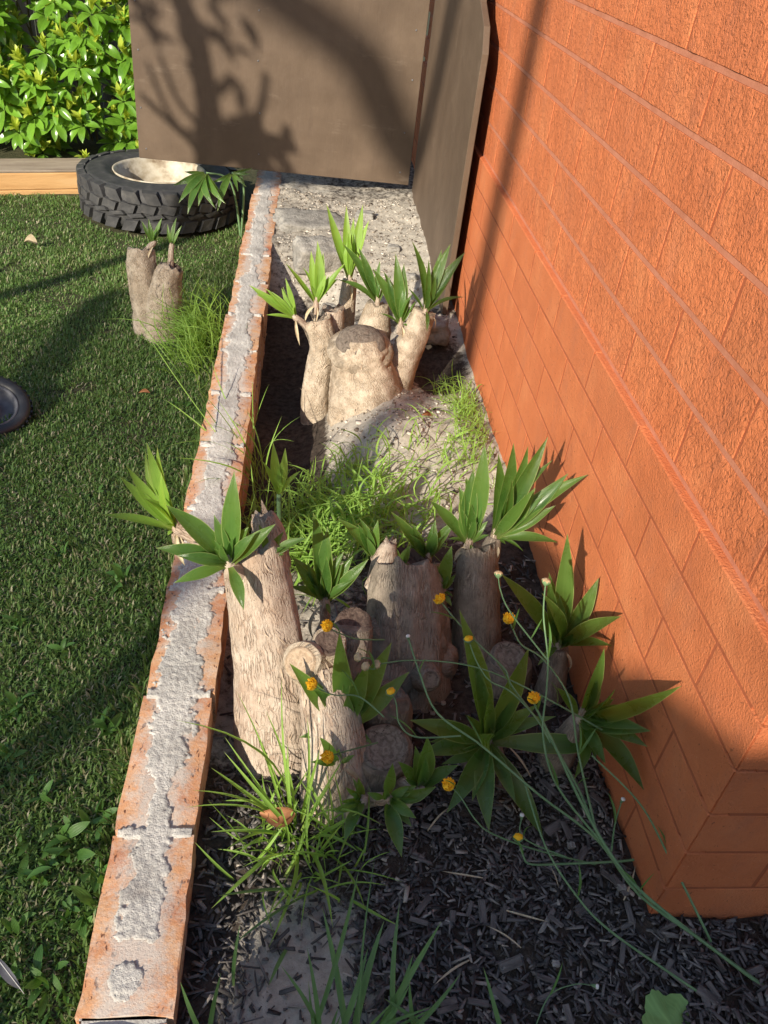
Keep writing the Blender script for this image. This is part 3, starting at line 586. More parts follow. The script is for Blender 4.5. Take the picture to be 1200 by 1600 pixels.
# ---------------------------------------------------------------- low brick edging
edging = thing('brick_edging', 'long low edging wall of orange bricks topped with crumbling pale mortar', 'edging wall', (-.16, .4, -.25))
EX0, EX1 = -.214, -.108
def edge_brick_mesh(seed):
    r = random.Random(seed); nx, ny = 4, 8; Wd, L, h = .106, .232, .074
    v = []; f = []
    for j in range(ny+1):
        for i in range(nx+1):
            e = i in (0, nx) or j in (0, ny)
            x = i/nx*Wd+(r.uniform(-.0022, .0022) if e else 0); y = j/ny*L+(r.uniform(-.002, .002) if e else 0)
            z = h-(r.uniform(.001, .0045) if e else 0)+.0012*n3(x*40, y*40, seed)
            v.append((x, y, z))
    for j in range(ny):
        for i in range(nx): a = j*(nx+1)+i; f.append((a, a+1, a+nx+2, a+nx+1))
    o = len(v); v += [(0, 0, 0), (Wd, 0, 0), (Wd, L, 0), (0, L, 0)]
    top = lambda j, i: j*(nx+1)+i
    f.append(tuple([top(0, i) for i in range(nx, -1, -1)]+[o, o+1]))
    f.append(tuple([top(j, nx) for j in range(ny, -1, -1)]+[o+1, o+2]))
    f.append(tuple([top(ny, i) for i in range(nx+1)]+[o+2, o+3]))
    f.append(tuple([top(j, 0) for j in range(ny+1)]+[o+3, o]))
    m = mesh('brick', v, f); m.materials.append(EDGE); return m
EB = [edge_brick_mesh(s) for s in range(6)]
JY = [.3975, .6275, .8655, 1.1065, 1.350, 1.590, 1.828, 2.066, 2.303, 2.553, 2.797, 3.03, 3.27, 3.49, 3.735, 3.975, 4.21]
joints = [.3975-.241*k for k in range(5, 0, -1)]+JY
for c in range(3):
    for k in range(len(joints)-1):
        y0, y1 = joints[k], joints[k+1]
        off = 0 if c == 0 else (-.12 if c == 1 else 0)
        o = ob('brick', EB[(k*5+c*3) % 6], None, edging); gap = .009 if c == 0 else .01
        o.location = Vector((EX0+random.uniform(-.003, .003), y0+gap/2+off, -.0745-.085*c+random.uniform(-.001, .0))) - edging.location
        o.scale = ((1 if c == 0 else 1.0), (y1-y0-gap)/.232, 1); o.rotation_euler = (0, random.uniform(-.006, .006), random.uniform(-.008, .008))
# mortar: body between bricks, then the crumbly remains on top
ob('mortar', to_local(mesh('mortar', boxv(EX0+.007, EX1-.006, -.8, 4.2, -.26, -.006), box_faces()), edging.location), MORTAR, edging)
def remain(x, y):
    wv = .012*n3(0, y*5, 3)+.006*n3(0, y*17, 4)
    cx = -.163+.006*n3(0, y*2.3, 8)+.008*sst(1.2, .6, y)*0
    hw = .025+1.7*wv+.010*n3(x*20, y*9, 11)+.004*n3(x*90, y*60, 5)
    hw += .010*sst(1.5, 1.05, y)*sst(.62, .8, y)
    d = hw-abs(x-cx)
    jd = min(abs(y-j) for j in JY)
    big = n3(0, round(y/.24)*3.3, 9) > -.15
    if big and (jd < .007+.003*n3(x*60, y*8, 2)): d = max(d, .006)
    if y < .485+.008*n3(x*80, 0, 1):
        d = .0215+.002*n3(x*120, y*120, 3)-math.hypot(x+.166, (y-.440)*.93)-(.011*n3(x*45, y*38, 7)+.007*n3(x*120, y*95, 6))*.85
    if y < .405: d = -.02
    d += .011*n3(x*45, y*38, 7)+.007*n3(x*120, y*95, 6)+.005*n3(x*260, y*230, 16)+.004*n3(x*420, y*390, 26)
    t = .0009+.0012*n3(x*30, y*30, 2)+.0014*n3(x*150, y*150, 1)+.0006*n3(x*420, y*420, 1)
    return -.004+min(1, max(0, (d+.0015)/.006))*(t+.004) if d > -.0015 else -.006
xs = np.arange(EX0+.004, EX1-.003, .0022); ys = np.concatenate([np.arange(.40, 1.3, .0024), np.arange(1.3, 1.6, .0040), np.arange(1.6, 2.8, .006), np.arange(2.8, 4.1, .010)])
mr = grid_surface('mortar', xs, ys, remain, MORTAR); mr.parent = edging; mr.data.transform(Matrix.Translation(-edging.location))
mr['label'] = 'rough pale mortar remains along the brick tops'

# ---------------------------------------------------------------- brown boards
GY = 3.62
gate = thing('brown_gate', 'large brown painted gate sheet with scuff marks standing across the bed', 'gate', (-.1, GY, .05))
def shape_panel(name, pts, axis, t, mat):   # extruded polygon
    v = []; n = len(pts)
    for s in (0, t):
        for a, z in pts: v.append((a, s, z) if axis == 'y' else (s, a, z))
    f = [tuple(range(n)), tuple(range(2*n-1, n-1, -1))]+[(i, i+n, (i+1) % n+n, (i+1) % n) for i in range(n)]
    import bmesh
    m = mesh(name, v, f); bm = bmesh.new(); bm.from_mesh(m); bmesh.ops.recalc_face_normals(bm, faces=bm.faces)
    bmesh.ops.bevel(bm, geom=[e for e in bm.edges], offset=.0015, segments=1, affect='EDGES'); bm.to_mesh(m); bm.free(); m.materials.append(mat); return m
ob('sheet', shape_panel('sheet', [(-.585, .012), (.538, .0), (.538, 1.45), (-.585, 1.45)], 'y', .019, BROWN), None, gate)
for x in (-.56, -.1, .5):
    ob('rear_batten', bevel_box('rear_batten', x-.02, x+.02, .0195, .06, .02, 1.42, .002, mat=EDGEWOOD), None, gate)
nl = lathe('nail_head', [(.0, .0022), (.0022, .0020), (.0032, .0010), (.0034, 0.)], 10, GREYPL)
for x in (-.56, -.1, .5):
    for z in (.06, .22, .40, .58, .76):
        o = ob('nail_head', nl, None, gate); o.location = (x+random.uniform(-.006, .006), -.0003, z+random.uniform(-.02, .02)); o.rotation_euler = (math.pi/2, 0, 0)
side = thing('brown_side_board', 'tall narrow brown board standing on edge between the gate and the orange wall', 'board', (.452, 2.45, -.02))
ob('board', shape_panel('board', [(0, .0), (1.165, .0), (1.165, .99), (.30, .99), (.15, .845), (.04, .80), (.0, .74)], 'x', .018, BROWN), None, side)
side.rotation_euler = (0, 0, math.radians(-.15))
ob('rear_batten', bevel_box('rear_batten', .0185, .034, .08, 1.1, .3, .36, .002, mat=EDGEWOOD), None, side)

# ---------------------------------------------------------------- timber sleeper edging, soil behind, hedge and fence behind it
sl_t = thing('sleeper_edging', 'two stacked orange pine sleepers edging the hedge bed behind the lawn', 'edging', (-1.375, 3.90, -.285))
ang = math.atan2(.125, .33); sl_t.rotation_euler = (0, 0, ang)
ob('sleeper', bevel_box('sleeper', -2.2, .42, 0, .075, 0, .074, .004, .001, 3, SLEEPER), None, sl_t)
ob('sleeper', bevel_box('sleeper', -2.2, .42, -.001, .079, .076, .150, .004, .001, 4, SLEEPER), None, sl_t)
ob('capping', bevel_box('capping', -2.2, .42, -.001, .20, .1505, .160, .002, .001, 5, SLEEPER_G), None, sl_t)
xs = np.arange(-5, .6, .08); ys = np.arange(0.1, 2.2, .08)
hb = grid_surface('hedge_bed', xs, ys, lambda x, y: .13+.02*n3(x*5, y*5), LAWN_SOIL); hb['kind'] = 'structure'; hb.location = sl_t.location; hb.rotation_euler = (0, 0, ang)

def leaf_card_meshes(mat, n, L, W, prof='oval', fold=.2, arch=.12):
    return [leaf('leaf', (0, 0, 0), (0, L, 0), W*random.uniform(.85, 1.15), prof, random.uniform(arch*.3, arch*1.6), fold, mat, Vector((0, 0, 1)), 0, s, 5) for s in range(n)]
HO = leaf_card_meshes(HEDGE_OLD, 6, .086, .035, arch=.22); HN = leaf_card_meshes(HEDGE_NEW, 4, .072, .026, arch=.18)
def orient(d, nrm):
    d = d.normalized(); s = d.cross(nrm)
    if s.length < 1e-3: s = d.cross(Vector((1, 0, .3)))
    s.normalize(); n_ = s.cross(d); return Matrix((s, d, n_)).transposed()
def join_leaves(name, items, mat):
    """items: (template mesh, matrix) -> one mesh with the templates' UVs"""
    V = []; F = []; U = []; o = 0; cache = {}
    for me, mx in items:
        if me.name not in cache:
            co = np.empty(len(me.vertices)*3); me.vertices.foreach_get('co', co); fs = np.array([tuple(p.vertices) for p in me.polygons])
            lv = np.array([l.vertex_index for l in me.loops]); u = np.empty(len(me.loops)*2); me.uv_layers[0].data.foreach_get('uv', u)
            cache[me.name] = (co.reshape(-1, 3), fs, u)
        co, fs, u = cache[me.name]; A = np.array(mx)
        V.append(co @ A[:3, :3].T+A[:3, 3]); F.append(fs+o); U.append(u); o += len(co)
    m = npmesh(name, np.concatenate(V), np.concatenate(F), None, True)
    l = m.uv_layers.new(name='UVMap'); l.data.foreach_set('uv', np.concatenate(U).astype(np.float32)); m.materials.append(mat); return m
bush = thing('hedge_bush', 'glossy bright green hedge bush with lime new shoots behind the pine sleepers', 'bush', (-1.2, 4.5, -.12))
old_i, new_i, singles = [], [], []
rr = random.Random(5)
def whorl(c, out, size):
    k = rr.randint(5, 8); upv = (out*.8+Vector((0, 0, .8))+Vector((rr.uniform(-.4, .4), rr.uniform(-.3, .3), rr.uniform(-.2, .3)))).normalized()
    a0 = rr.uniform(0, 6.3); t1 = upv.cross(Vector((1, .2, .1))).normalized(); t2 = upv.cross(t1)
    res = []
    for i in range(k):
        a = a0+i*2.4; d = (t1*math.cos(a)+t2*math.sin(a))*rr.uniform(.7, 1.1)+upv*rr.uniform(-.25, .35)-Vector((0, 0, .25))
        s = size*rr.uniform(.75, 1.25); mx = Matrix.Translation(c+d.normalized()*.006) @ (orient(d, upv).to_4x4()) @ Matrix.Scale(s, 4)
        res.append((rr.choice(HO), mx, 0))
    if rr.random() < .88:
        for i in range(rr.randint(4, 8)):
            a = a0+i*2.4; d = (t1*math.cos(a)+t2*math.sin(a))*rr.uniform(.25, .75)+upv
            mx = Matrix.Translation(c+upv*.02) @ (orient(d, upv+t1*.2).to_4x4()) @ Matrix.Scale(size*rr.uniform(.7, 1.2), 4)
            res.append((rr.choice(HN), mx, 1))
    return res
twigs_v = []
for i in range(620):
    x = rr.uniform(-2.3, -.62); zz = rr.uniform(-.20, 1.0)
    front = 4.20+.30*(x+1.2)*.35+.10*n3(x*3, zz*3, 4)+.05*sst(.15, -.1, zz)
    dpt = abs(rr.gauss(0, .16)); y = front+dpt
    if n3(x*5, zz*5, 9) < -.28 and dpt < .15: continue
    c = Vector((x, y, zz)); wl = whorl(c-bush.location, Vector((rr.uniform(-.4, .4), -1, .2)), rr.uniform(.85, 1.2))
    for me, mx, kd in wl: singles.append((dpt+rr.random()*.04-(.05 if -1.5 < x < -.75 and zz < .5 else 0), me, mx, kd))
singles.sort(key=lambda q: q[0])
for q in singles[:280]:
    o = ob('leaf', q[1], None, bush); o.matrix_local = q[2]
for q in singles[280:]: (new_i if q[3] else old_i).append((q[1], q[2]))
ob('foliage', join_leaves('foliage', old_i, HEDGE_OLD), None, bush, kind='stuff')
ob('new_foliage', join_leaves('new_foliage', new_i, HEDGE_NEW), None, bush, kind='stuff')
for i in range(26):
    x = rr.uniform(-2.2, -.65); b = Vector((x+rr.uniform(-.1, .1), 4.62, -.14)); t = Vector((x+rr.uniform(-.15, .15), 4.4+rr.uniform(0, .2), rr.uniform(.3, .95)))
    ob('stem', sweep('stem', [b-bush.location, (b+t)/2+Vector((rr.uniform(-.05, .05), 0, 0))-bush.location, t-bush.location], .006, 8, 6, .5, STEMB), None, bush)
fence = thing('back_fence', 'weathered grey paling fence glimpsed behind the hedge bush', 'fence', (-1.4, 5.05, -.3))
pm = [bevel_box('paling', 0, .098, 0, .014, 0, 1.75+.02*i, .002, .001, i, PALING) for i in range(3)]
for i in range(26):
    o = ob('paling', pm[i % 3], None, fence); o.location = (-1.6+i*.104, random.uniform(-.004, .004), 0)
for z in (.35, 1.35): ob('rail', bevel_box('rail', -1.6, 1.1, .018, .056, z, z+.07, .002, mat=PALING), None, fence)

# ---------------------------------------------------------------- wheel lying on the lawn
TC = Vector((-.645, 3.85, lawn_z(-.6, 3.6)+.004)); TR, TW = .35, .195
TS = .35/.374
wheel = thing('car_wheel', 'chunky black mud tyre on a cream steel rim lying flat on the lawn', 'wheel', TC)
TW = .222
tp = [(.205, .035), (.225, .012), (.27, .004), (.315, .012), (.345, .028), (.357, .05), (.360, TW/2), (.357, TW-.05), (.345, TW-.028), (.332, TW-.016), (.318, TW-.011), (.312, TW-.0125), (.27, TW-.003), (.245, TW-.005), (.238, TW-.010), (.222, TW-.014), (.208, TW-.03)]
tyre = ob('tyre', lathe('tyre', tp, 96, RUBBER), None, wheel)
rp = [(.207, TW-.028), (.214, TW-.012), (.209, TW-.010), (.200, TW-.022), (.196, TW-.05), (.182, TW-.062), (.178, TW-.11), (.172, TW-.135), (.13, TW-.14), (.10, TW-.125), (.05, TW-.125), (.045, TW-.145), (.0, TW-.145)]
ob('rim', lathe('rim', rp, 72, RIM), None, wheel)
ob('wheel_disc', lathe('wheel_disc', [(.172, TW-.132), (.13, TW-.136), (.10, TW-.121), (.05, TW-.121), (.045, TW-.141), (.0, TW-.141)], 48, DISC_BROWN), None, wheel)  # darker brown disc laid over the rim's deep centre
wheel.scale = (TS, TS, .195/.222)
def lug(name, a0, a1, z0, z1, r0, r1, skew, notch=0):
    """tread block in cylindrical coordinates: quad outline extruded outwards"""
    out = [(a0, z0), (a1, z0+notch), (a1+skew, z1), (a0+skew, z1-notch)]
    v = []
    for r, sh in ((r0, 1.0), (r1, .84)):
        ca = sum(p[0] for p in out)/4; cz = sum(p[1] for p in out)/4
        for a, z in out:
            aa = ca+(a-ca)*sh; zz = cz+(z-cz)*sh; v.append((r*math.cos(aa), r*math.sin(aa), zz))
    m = mesh(name, v, box_faces()); m.materials.append(RUBBER); return m
NL = 26; st = 2*math.pi/NL
lugs = [lug('tread_block', 0, st*.80, .016, .080, .340, .373, st*.30, .004), lug('tread_block', st*.08, st*.90, .083, .114, .352, .375, -st*.18, .014),
        lug('tread_block', 0, st*.82, .117, .147, .352, .375, st*.18, -.014), lug('tread_block', 0, st*.80, .150, .210, .340, .373, -st*.30, -.004)]
for r_, me in enumerate(lugs):
    for i in range(NL):
        o = ob('tread_block', me, None, tyre); o.rotation_euler = (0, 0, i*st+(st*.5 if r_ in (1, 3) else 0))

# ---------------------------------------------------------------- small black wheel at the lawn's edge
MW = Vector((-.778, 1.875, lawn_z(-.8, 1.9)+.035))
mw = thing('small_wheel', 'small black ridged plastic wheel with hollow grey hub tipped over on the grass', 'wheel', MW)
mw.scale = (1.12, 1.12, 1.12); mw.rotation_euler = Vector((.22, -.30, .93)).to_track_quat('Z', 'Y').to_euler()
ob('tyre', lathe('tyre', [(.062, -.022), (.082, -.024), (.089, -.018), (.090, .012), (.086, .020), (.070, .022), (.064, .014)], 48, PLASTIC), None, mw)
ob('rim', lathe('rim', [(.064, .014), (.061, .017), (.057, .010), (.052, -.012), (.026, -.012), (.024, .006), (.012, .008), (.009, -.004), (0, -.004)], 48, GREYPL), None, mw)
rg = mesh('tread_rib', boxv(.0885, .0935, -.003, .003, -.017, .013), box_faces()); rg.materials.append(PLASTIC)
for i in range(36):
    o = ob('tread_rib', rg, None, mw); o.rotation_euler = (0, 0, i*math.pi/18)
bl = bevel_box('wood_offcut', -.02, .012, -.012, .012, 0, .014, .002, .001, 4, DRYGRASS); wo = ob('wood_offcut', bl, None, None, (-.70, 1.62, lawn_z(-.7, 1.6)+.012)); wo.rotation_euler = (.1, .2, .5)
tag(wo, 'small pale wood offcut in the grass below the black wheel', 'offcut')

# ================================================================ STUMPS
def stump(name, label, base): return thing(name, label, 'stump', base)
ST_ = {
 'F': stump('yucca_stump', 'broad pale yucca stump with a dark lip-shaped cut and five leafy shoots, beside brown boards', (.18, 1.97, -.15)),
 'A': stump('yucca_stump', 'tall leaning tan yucca trunk with cracked bark resting beside the brick edging', (0, .84, -.16)),
 'B': stump('yucca_stump', 'low half-sunlit yucca stump with two knobbly sawn ends and a round cut at its foot', (.1, .76, -.1)),
 'C': stump('yucca_stump', 'squat grey fibrous yucca stump with small shoots around its broken top', (.21, .97, -.09)),
 'D': stump('yucca_stump', 'slim brown yucca stem with two tall leaf fans leaning at the orange wall', (.345, 1.03, -.07)),
 'E': stump('yucca_stump', 'short cut yucca stubs with big dark leaf rosettes close to the wall corner', (.38, .9, -.06)),
 'L': stump('yucca_stump', 'small grey twin stump standing in the lawn near the tyre', (-.47, 2.56, -.2)),
}
def part(owner, name, me):
    p = ST_[owner] if isinstance(owner, str) else owner
    return ob(name, to_local(me, p.location), None, p)
def cut_disc(owner, c, nrm, r, mat, dish=.15, seed=0, name='cut_face', sx=1.0):
    """sawn end: rough dished disc with a raised bark rim, its own object so that the rings centre on it"""
    p = ST_[owner]; v = [(0, 0, -dish*r)]; f = []; nr, na = 7, 26
    for i in range(1, nr+1):
        q = i/nr
        for j in range(na):
            a = 2*math.pi*j/na; rad = r*q*(1+.07*n3(math.cos(a)*1.5+seed, math.sin(a)*1.5, seed))
            z = -dish*r*(1-q**3)+.06*r*n3(q*5+seed, a*2, seed)+(-.35*r if i == nr else 0)
            v.append((rad*math.cos(a)*sx, rad*math.sin(a), z))
    for j in range(na): f.append((0, 1+j, 1+(j+1) % na))
    for i in range(nr-1):
        for j in range(na):
            a = 1+i*na+j; b = 1+i*na+(j+1) % na; f.append((a, a+na, b+na, b))
    m = mesh(name, v, f, None, True); m.materials.append(mat)
    o = ob(name, m, None, p); o.location = Vector(c)-p.location; o.rotation_euler = Vector(nrm).to_track_quat('Z', 'Y').to_euler(); return o
def torus_lip(owner, c, nrm, r, t, mat, seed=0, a0=0, a1=6.2832, sx=1.):
    p = ST_[owner]; n = 28; pts = []
    q = Vector(nrm).to_track_quat('Z', 'Y')
    v = []; f = []; k = 8
    for i in range(n+1):
        a = a0+(a1-a0)*i/n; tt = t*(1+.35*n3(math.cos(a)*2+seed, math.sin(a)*2, seed))
        for j in range(k):
            b = 2*math.pi*j/k; rr_ = r+tt*math.cos(b)
            v.append(q @ Vector((rr_*math.cos(a)*sx, rr_*math.sin(a), tt*math.sin(b)))+Vector(c)-p.location)
    for i in range(n):
        for j in range(k): f.append((i*k+j, i*k+(j+1) % k, (i+1)*k+(j+1) % k, (i+1)*k+j))
    uv = [(0.02*i, .01*(i % k)) for i in range(len(v))]
    m = mesh('bark_lip', v, f, uv, True); m.materials.append(mat); return ob('bark_lip', m, None, p)

# F : far stump
part('F', 'trunk', tube('trunk', [(.205, 1.93, -.22), (.197, 1.95, -.13), (.185, 1.972, -.05), (.172, 1.988, .02), (.166, 1.992, .062), (.163, 1.996, .098)], [.135, .112, .098, .080, .079, .055], 64, 56, .14, 1.3, mat=BARK_PALE))
part('F', 'stem', tube('stem', [(.065, 1.985, -.24), (.055, 2.01, -.08), (.068, 2.05, .03), (.045, 2.07, .10)], [.045, .039, .036, .040], 44, 36, .16, 4.2, .02, mat=BARK_PALE))
part('F', 'stem', tube('stem', [(.25, 2.0, -.12), (.285, 2.03, .0), (.318, 2.06, .09), (.335, 2.065, .15)], [.06, .044, .038, .03], 36, 30, .14, 2.2, .012, mat=BARK_PALE))
part('F', 'stem', tube('stem', [(.19, 2.06, -.05), (.205, 2.11, .06), (.21, 2.125, .135)], [.06, .048, .03], 20, 20, .16, 6.1, .02, mat=BARK_PALE))
part('F', 'stem', tube('stem', [(.10, 2.09, -.05), (.092, 2.11, .06), (.09, 2.12, .115)], [.035, .033, .032], 20, 18, .12, 8.1, .03, mat=BARK_TAN))
part('F', 'stem', tube('stem', [(.12, 2.14, -.05), (.13, 2.18, .08), (.134, 2.2, .17)], [.03, .026, .02], 16, 14, .1, 9.1, .01, mat=BARK_PALE))
cut_disc('F', (.163, 1.975, .088), (-.02, -.42, .9), .064, CUT_MID, -.42, 2, sx=1.12)
torus_lip('F', (.165, 1.986, .058), (0, -.36, .93), .056, .026, BARK_PALE, 3, 0, 6.2832, sx=1.1)
# A : tall leaning trunk
part('A', 'trunk', tube('trunk', [(.012, .80, -.22), (.0, .835, -.10), (-.022, .90, .05), (-.055, .985, .195)], [.088, .073, .057, .049], 70, 56, .10, 3.3, .035, mat=BARK_TAN, fr=10))
part('A', 'bark_flap', tube('bark_flap', [(-.085, .985, .17), (-.105, .985, .20), (-.135, .99, .21), (-.173, 1.0, .223)], [.022, .018, .013, .010], 14, 12, .15, 2.7, mat=BARK_TAN))
cut_disc('A', (-.058, .990, .192), (-.25, .35, .9), .046, CUT_TAN, .35, 5)
part('A', 'torn_bark', tube('torn_bark', [(-.03, 1.01, .15), (-.035, 1.025, .20), (-.045, 1.03, .235)], [.035, .028, .016], 12, 14, .3, 1.9, .03, mat=BARK_TAN))
part('A', 'stem', tube('stem', [(-.06, .945, .17), (-.078, .935, .20), (-.087, .93, .216)], [.016, .012, .008], 8, 10, .1, 1, mat=BARK_TAN))
# B : knobbly front stump
part('B', 'trunk', tube('trunk', [(.095, .70, -.16), (.09, .735, -.06), (.075, .79, .03), (.055, .845, .085)], [.068, .056, .046, .036], 56, 44, .14, 5.3, mat=BARK_TAN, fr=10))
part('B', 'knob', tube('knob', [(.055, .85, .065), (.036, .845, .098), (.026, .832, .115)], [.034, .034, .030], 14, 24, .12, 3.1, mat=BARK_PALE))
part('B', 'knob', tube('knob', [(.062, .86, .06), (.066, .868, .10), (.066, .860, .128)], [.03, .03, .026], 14, 24, .12, 7.7, mat=BARK_PALE))
part('B', 'knob', tube('knob', [(.10, .87, -.02), (.106, .91, .06), (.108, .925, .105)], [.04, .033, .030], 18, 24, .12, 9.7, mat=BARK_GREY))
part('B', 'knob', tube('knob', [(.15, .77, -.12), (.155, .765, -.05), (.157, .757, .008)], [.06, .05, .043], 18, 28, .12, 11.7, mat=BARK_GREY))
part('B', 'knob', tube('knob', [(.165, .84, -.1), (.165, .84, -.02), (.163, .835, .03)], [.055, .045, .036], 18, 24, .16, 13.7, .02, mat=BARK_GREY))
cut_disc('B', (.023, .826, .121), (-.25, -.55, .75), .025, CUT_TAN, .25, 3)
cut_disc('B', (.066, .857, .133), (.05, -.35, .9), .022, CUT_DARK, .25, 4)
cut_disc('B', (.108, .925, .113), (.0, -.25, .95), .029, CUT_DARK, .3, 6)
cut_disc('B', (.157, .755, .018), (.05, -.35, .93), .040, CUT_GREY, .18, 8)
cut_disc('B', (.163, .832, .036), (.1, -.4, .9), .034, CUT_GREY, .4, 9)
# C : squat grey stump
part('C', 'trunk', tube('trunk', [(.215, .94, -.16), (.212, .975, -.04), (.208, 1.03, .05), (.205, 1.075, .11)], [.098, .080, .068, .056], 60, 52, .22, 15.3, .04, mat=BARK_GREY, fr=9))
part('C', 'torn_bark', tube('torn_bark', [(.165, 1.06, .06), (.168, 1.075, .11), (.172, 1.085, .145)], [.03, .024, .010], 12, 14, .25, 4.4, .03, mat=BARK_TAN))
cut_disc('C', (.205, 1.072, .112), (0, -.1, 1), .052, CUT_DARK, .4, 11)
part('C', 'knob', tube('knob', [(.235, .93, -.02), (.236, .895, .015), (.236, .878, .03)], [.03, .024, .018], 10, 18, .1, 1.1, mat=BARK_GREY))
cut_disc('C', (.236, .874, .034), (.05, -.75, .6), .017, CUT_GREY, .2, 12)
for q, (a, t, r_) in enumerate(((-1.9, .3, .03), (-.9, .55, .026), (-2.6, .62, .022), (-1.4, .8, .02), (-.4, .35, .03))):
    c = Vector((.213, .95, -.10)).lerp(Vector((.206, 1.06, .09)), t); d = Vector((math.cos(a), math.sin(a), .25)); rr0 = .088-.03*t
    part('C', 'burl', tube('burl', [c+d*rr0*.4, c+d*rr0*.85, c+d*(rr0+r_*.35), c+d*(rr0+r_*.5)], [r_*1.2, r_*1.25, r_*.85, r_*.25], 14, 20, .2, 40+q, mat=BARK_GREY))
# D : slim stem
part('D', 'trunk', tube('trunk', [(.355, .99, -.14), (.345, 1.03, -.02), (.335, 1.065, .08), (.33, 1.09, .14)], [.056, .044, .039, .030], 44, 36, .16, 17.3, .02, mat=BARK_GREY))
part('D', 'stem', tube('stem', [(.338, 1.075, .09), (.352, 1.09, .125), (.358, 1.1, .152)], [.025, .02, .012], 10, 14, .1, 3, mat=BARK_GREY))
# E : low cut stubs by the wall
part('E', 'trunk', tube('trunk', [(.385, .93, -.15), (.384, .935, -.05), (.383, .94, .012)], [.055, .044, .038], 18, 26, .10, 19.3, mat=BARK_GREY))
cut_disc('E', (.383, .939, .022), (0, -.3, .95), .035, CUT_GREY, .2, 13)
part('E', 'stem', tube('stem', [(.455, .9, -.13), (.455, .905, -.03), (.451, .92, .07)], [.034, .027, .016], 16, 20, .12, 21.3, mat=BARK_GREY))
part('E', 'stem', tube('stem', [(.425, .78, -.12), (.43, .76, .0), (.435, .745, .1)], [.032, .026, .014], 16, 20, .12, 23.3, mat=BARK_GREY))
part('E', 'stem', tube('stem', [(.33, .80, -.12), (.32, .775, -.04), (.31, .757, .035)], [.05, .036, .016], 16, 22, .12, 25.3, mat=BARK_GREY))
# L : twin stump in the lawn
part('L', 'trunk', tube('trunk', [(-.47, 2.52, -.24), (-.482, 2.54, -.12), (-.50, 2.565, .0), (-.502, 2.585, .065)], [.075, .052, .047, .040], 40, 32, .2, 27.3, .02, mat=BARK_PALE))
part('L', 'trunk', tube('trunk', [(-.445, 2.50, -.24), (-.437, 2.515, -.12), (-.424, 2.532, -.02), (-.408, 2.55, .025)], [.08, .058, .046, .036], 40, 32, .2, 29.3, .03, mat=BARK_PALE))
cut_disc('L', (-.535, 2.548, .040), (-.70, -.6, .35), .026, CUT_GREY, .25, 14)
cut_disc('L', (-.410, 2.545, .034), (.1, -.25, .95), .034, CUT_DARK, .5, 15)

# loose bark fibres standing off the trunks
def fibres(owner, pts, radii, n, mat, seed, l0=.008, l1=.03):
    r = random.Random(seed); path = smooth_path(pts, 30); V = []; F = []
    for i in range(n):
        t = r.uniform(.12, 1.0); k = min(int(t*30), 29); p = path[k].lerp(path[k+1], t*30-k); d = (path[k+1]-path[k]).normalized()
        a = r.uniform(0, 6.283); sd_ = Vector((0, 1, 0)).cross(d).normalized(); u2 = d.cross(sd_); o_ = sd_*math.cos(a)+u2*math.sin(a); tg = d.cross(o_)
        q = p+o_*interp(radii, t)*1.02; L = r.uniform(l0, l1); wd = r.uniform(.0005, .0016); ax = (d*r.choice((-1, 1))+tg*r.gauss(0, .45)).normalized(); lift = r.uniform(.0, .35)
        b = len(V); e = q+ax*L+o_*L*lift; m_ = q+ax*L*.5+o_*L*lift*.25
        V += [q-tg*wd, q+tg*wd, m_+tg*wd, m_-tg*wd, e]; F += [(b, b+1, b+2, b+3), (b+3, b+2, b+4)]
    m = mesh('bark_fibres', V, F); m.materials.append(mat); o = part(owner, 'bark_fibres', m); o['kind'] = 'stuff'
FIB_TAN = mat_simple('tan_bark_fibre', [(.3, (.36, .26, .18)), (.7, (.58, .47, .36))], 80, .9, 200, .3, .001)
FIB_GREY = mat_simple('grey_bark_fibre', [(.3, (.16, .125, .10)), (.7, (.40, .34, .27))], 80, .9, 200, .3, .001)
fibres('A', [(.012, .80, -.22), (.0, .835, -.10), (-.022, .90, .05), (-.055, .985, .195)], [.088, .073, .057, .049], 150, FIB_TAN, 1, .006, .022)
fibres('B', [(.095, .70, -.16), (.09, .735, -.06), (.075, .79, .03), (.055, .845, .085)], [.068, .056, .046, .036], 110, FIB_TAN, 2, .006, .02)
fibres('C', [(.215, .94, -.16), (.212, .975, -.04), (.208, 1.03, .05), (.205, 1.075, .11)], [.098, .080, .068, .056], 170, FIB_GREY, 3, .005, .016)
fibres('D', [(.355, .99, -.14), (.345, 1.03, -.02), (.335, 1.065, .08), (.33, 1.09, .14)], [.056, .044, .039, .030], 110, FIB_GREY, 4, .005, .016)
fibres('E', [(.33, .80, -.12), (.32, .775, -.04), (.31, .757, .035)], [.05, .036, .016], 120, FIB_GREY, 5)
fibres('F', [(.205, 1.93, -.22), (.197, 1.95, -.13), (.185, 1.972, -.05), (.172, 1.988, .02), (.166, 1.992, .062)], [.135, .112, .098, .080, .079], 140, FIB_TAN, 6, .006, .02)
fibres('F', [(.065, 1.985, -.24), (.055, 2.01, -.08), (.068, 2.05, .03), (.045, 2.07, .10)], [.045, .039, .036, .040], 140, FIB_TAN, 7, .006, .03)
fibres('L', [(-.43, 2.50, -.24), (-.425, 2.52, -.08), (-.418, 2.535, .01), (-.41, 2.55, .04)], [.065, .052, .046, .04], 120, FIB_GREY, 8)

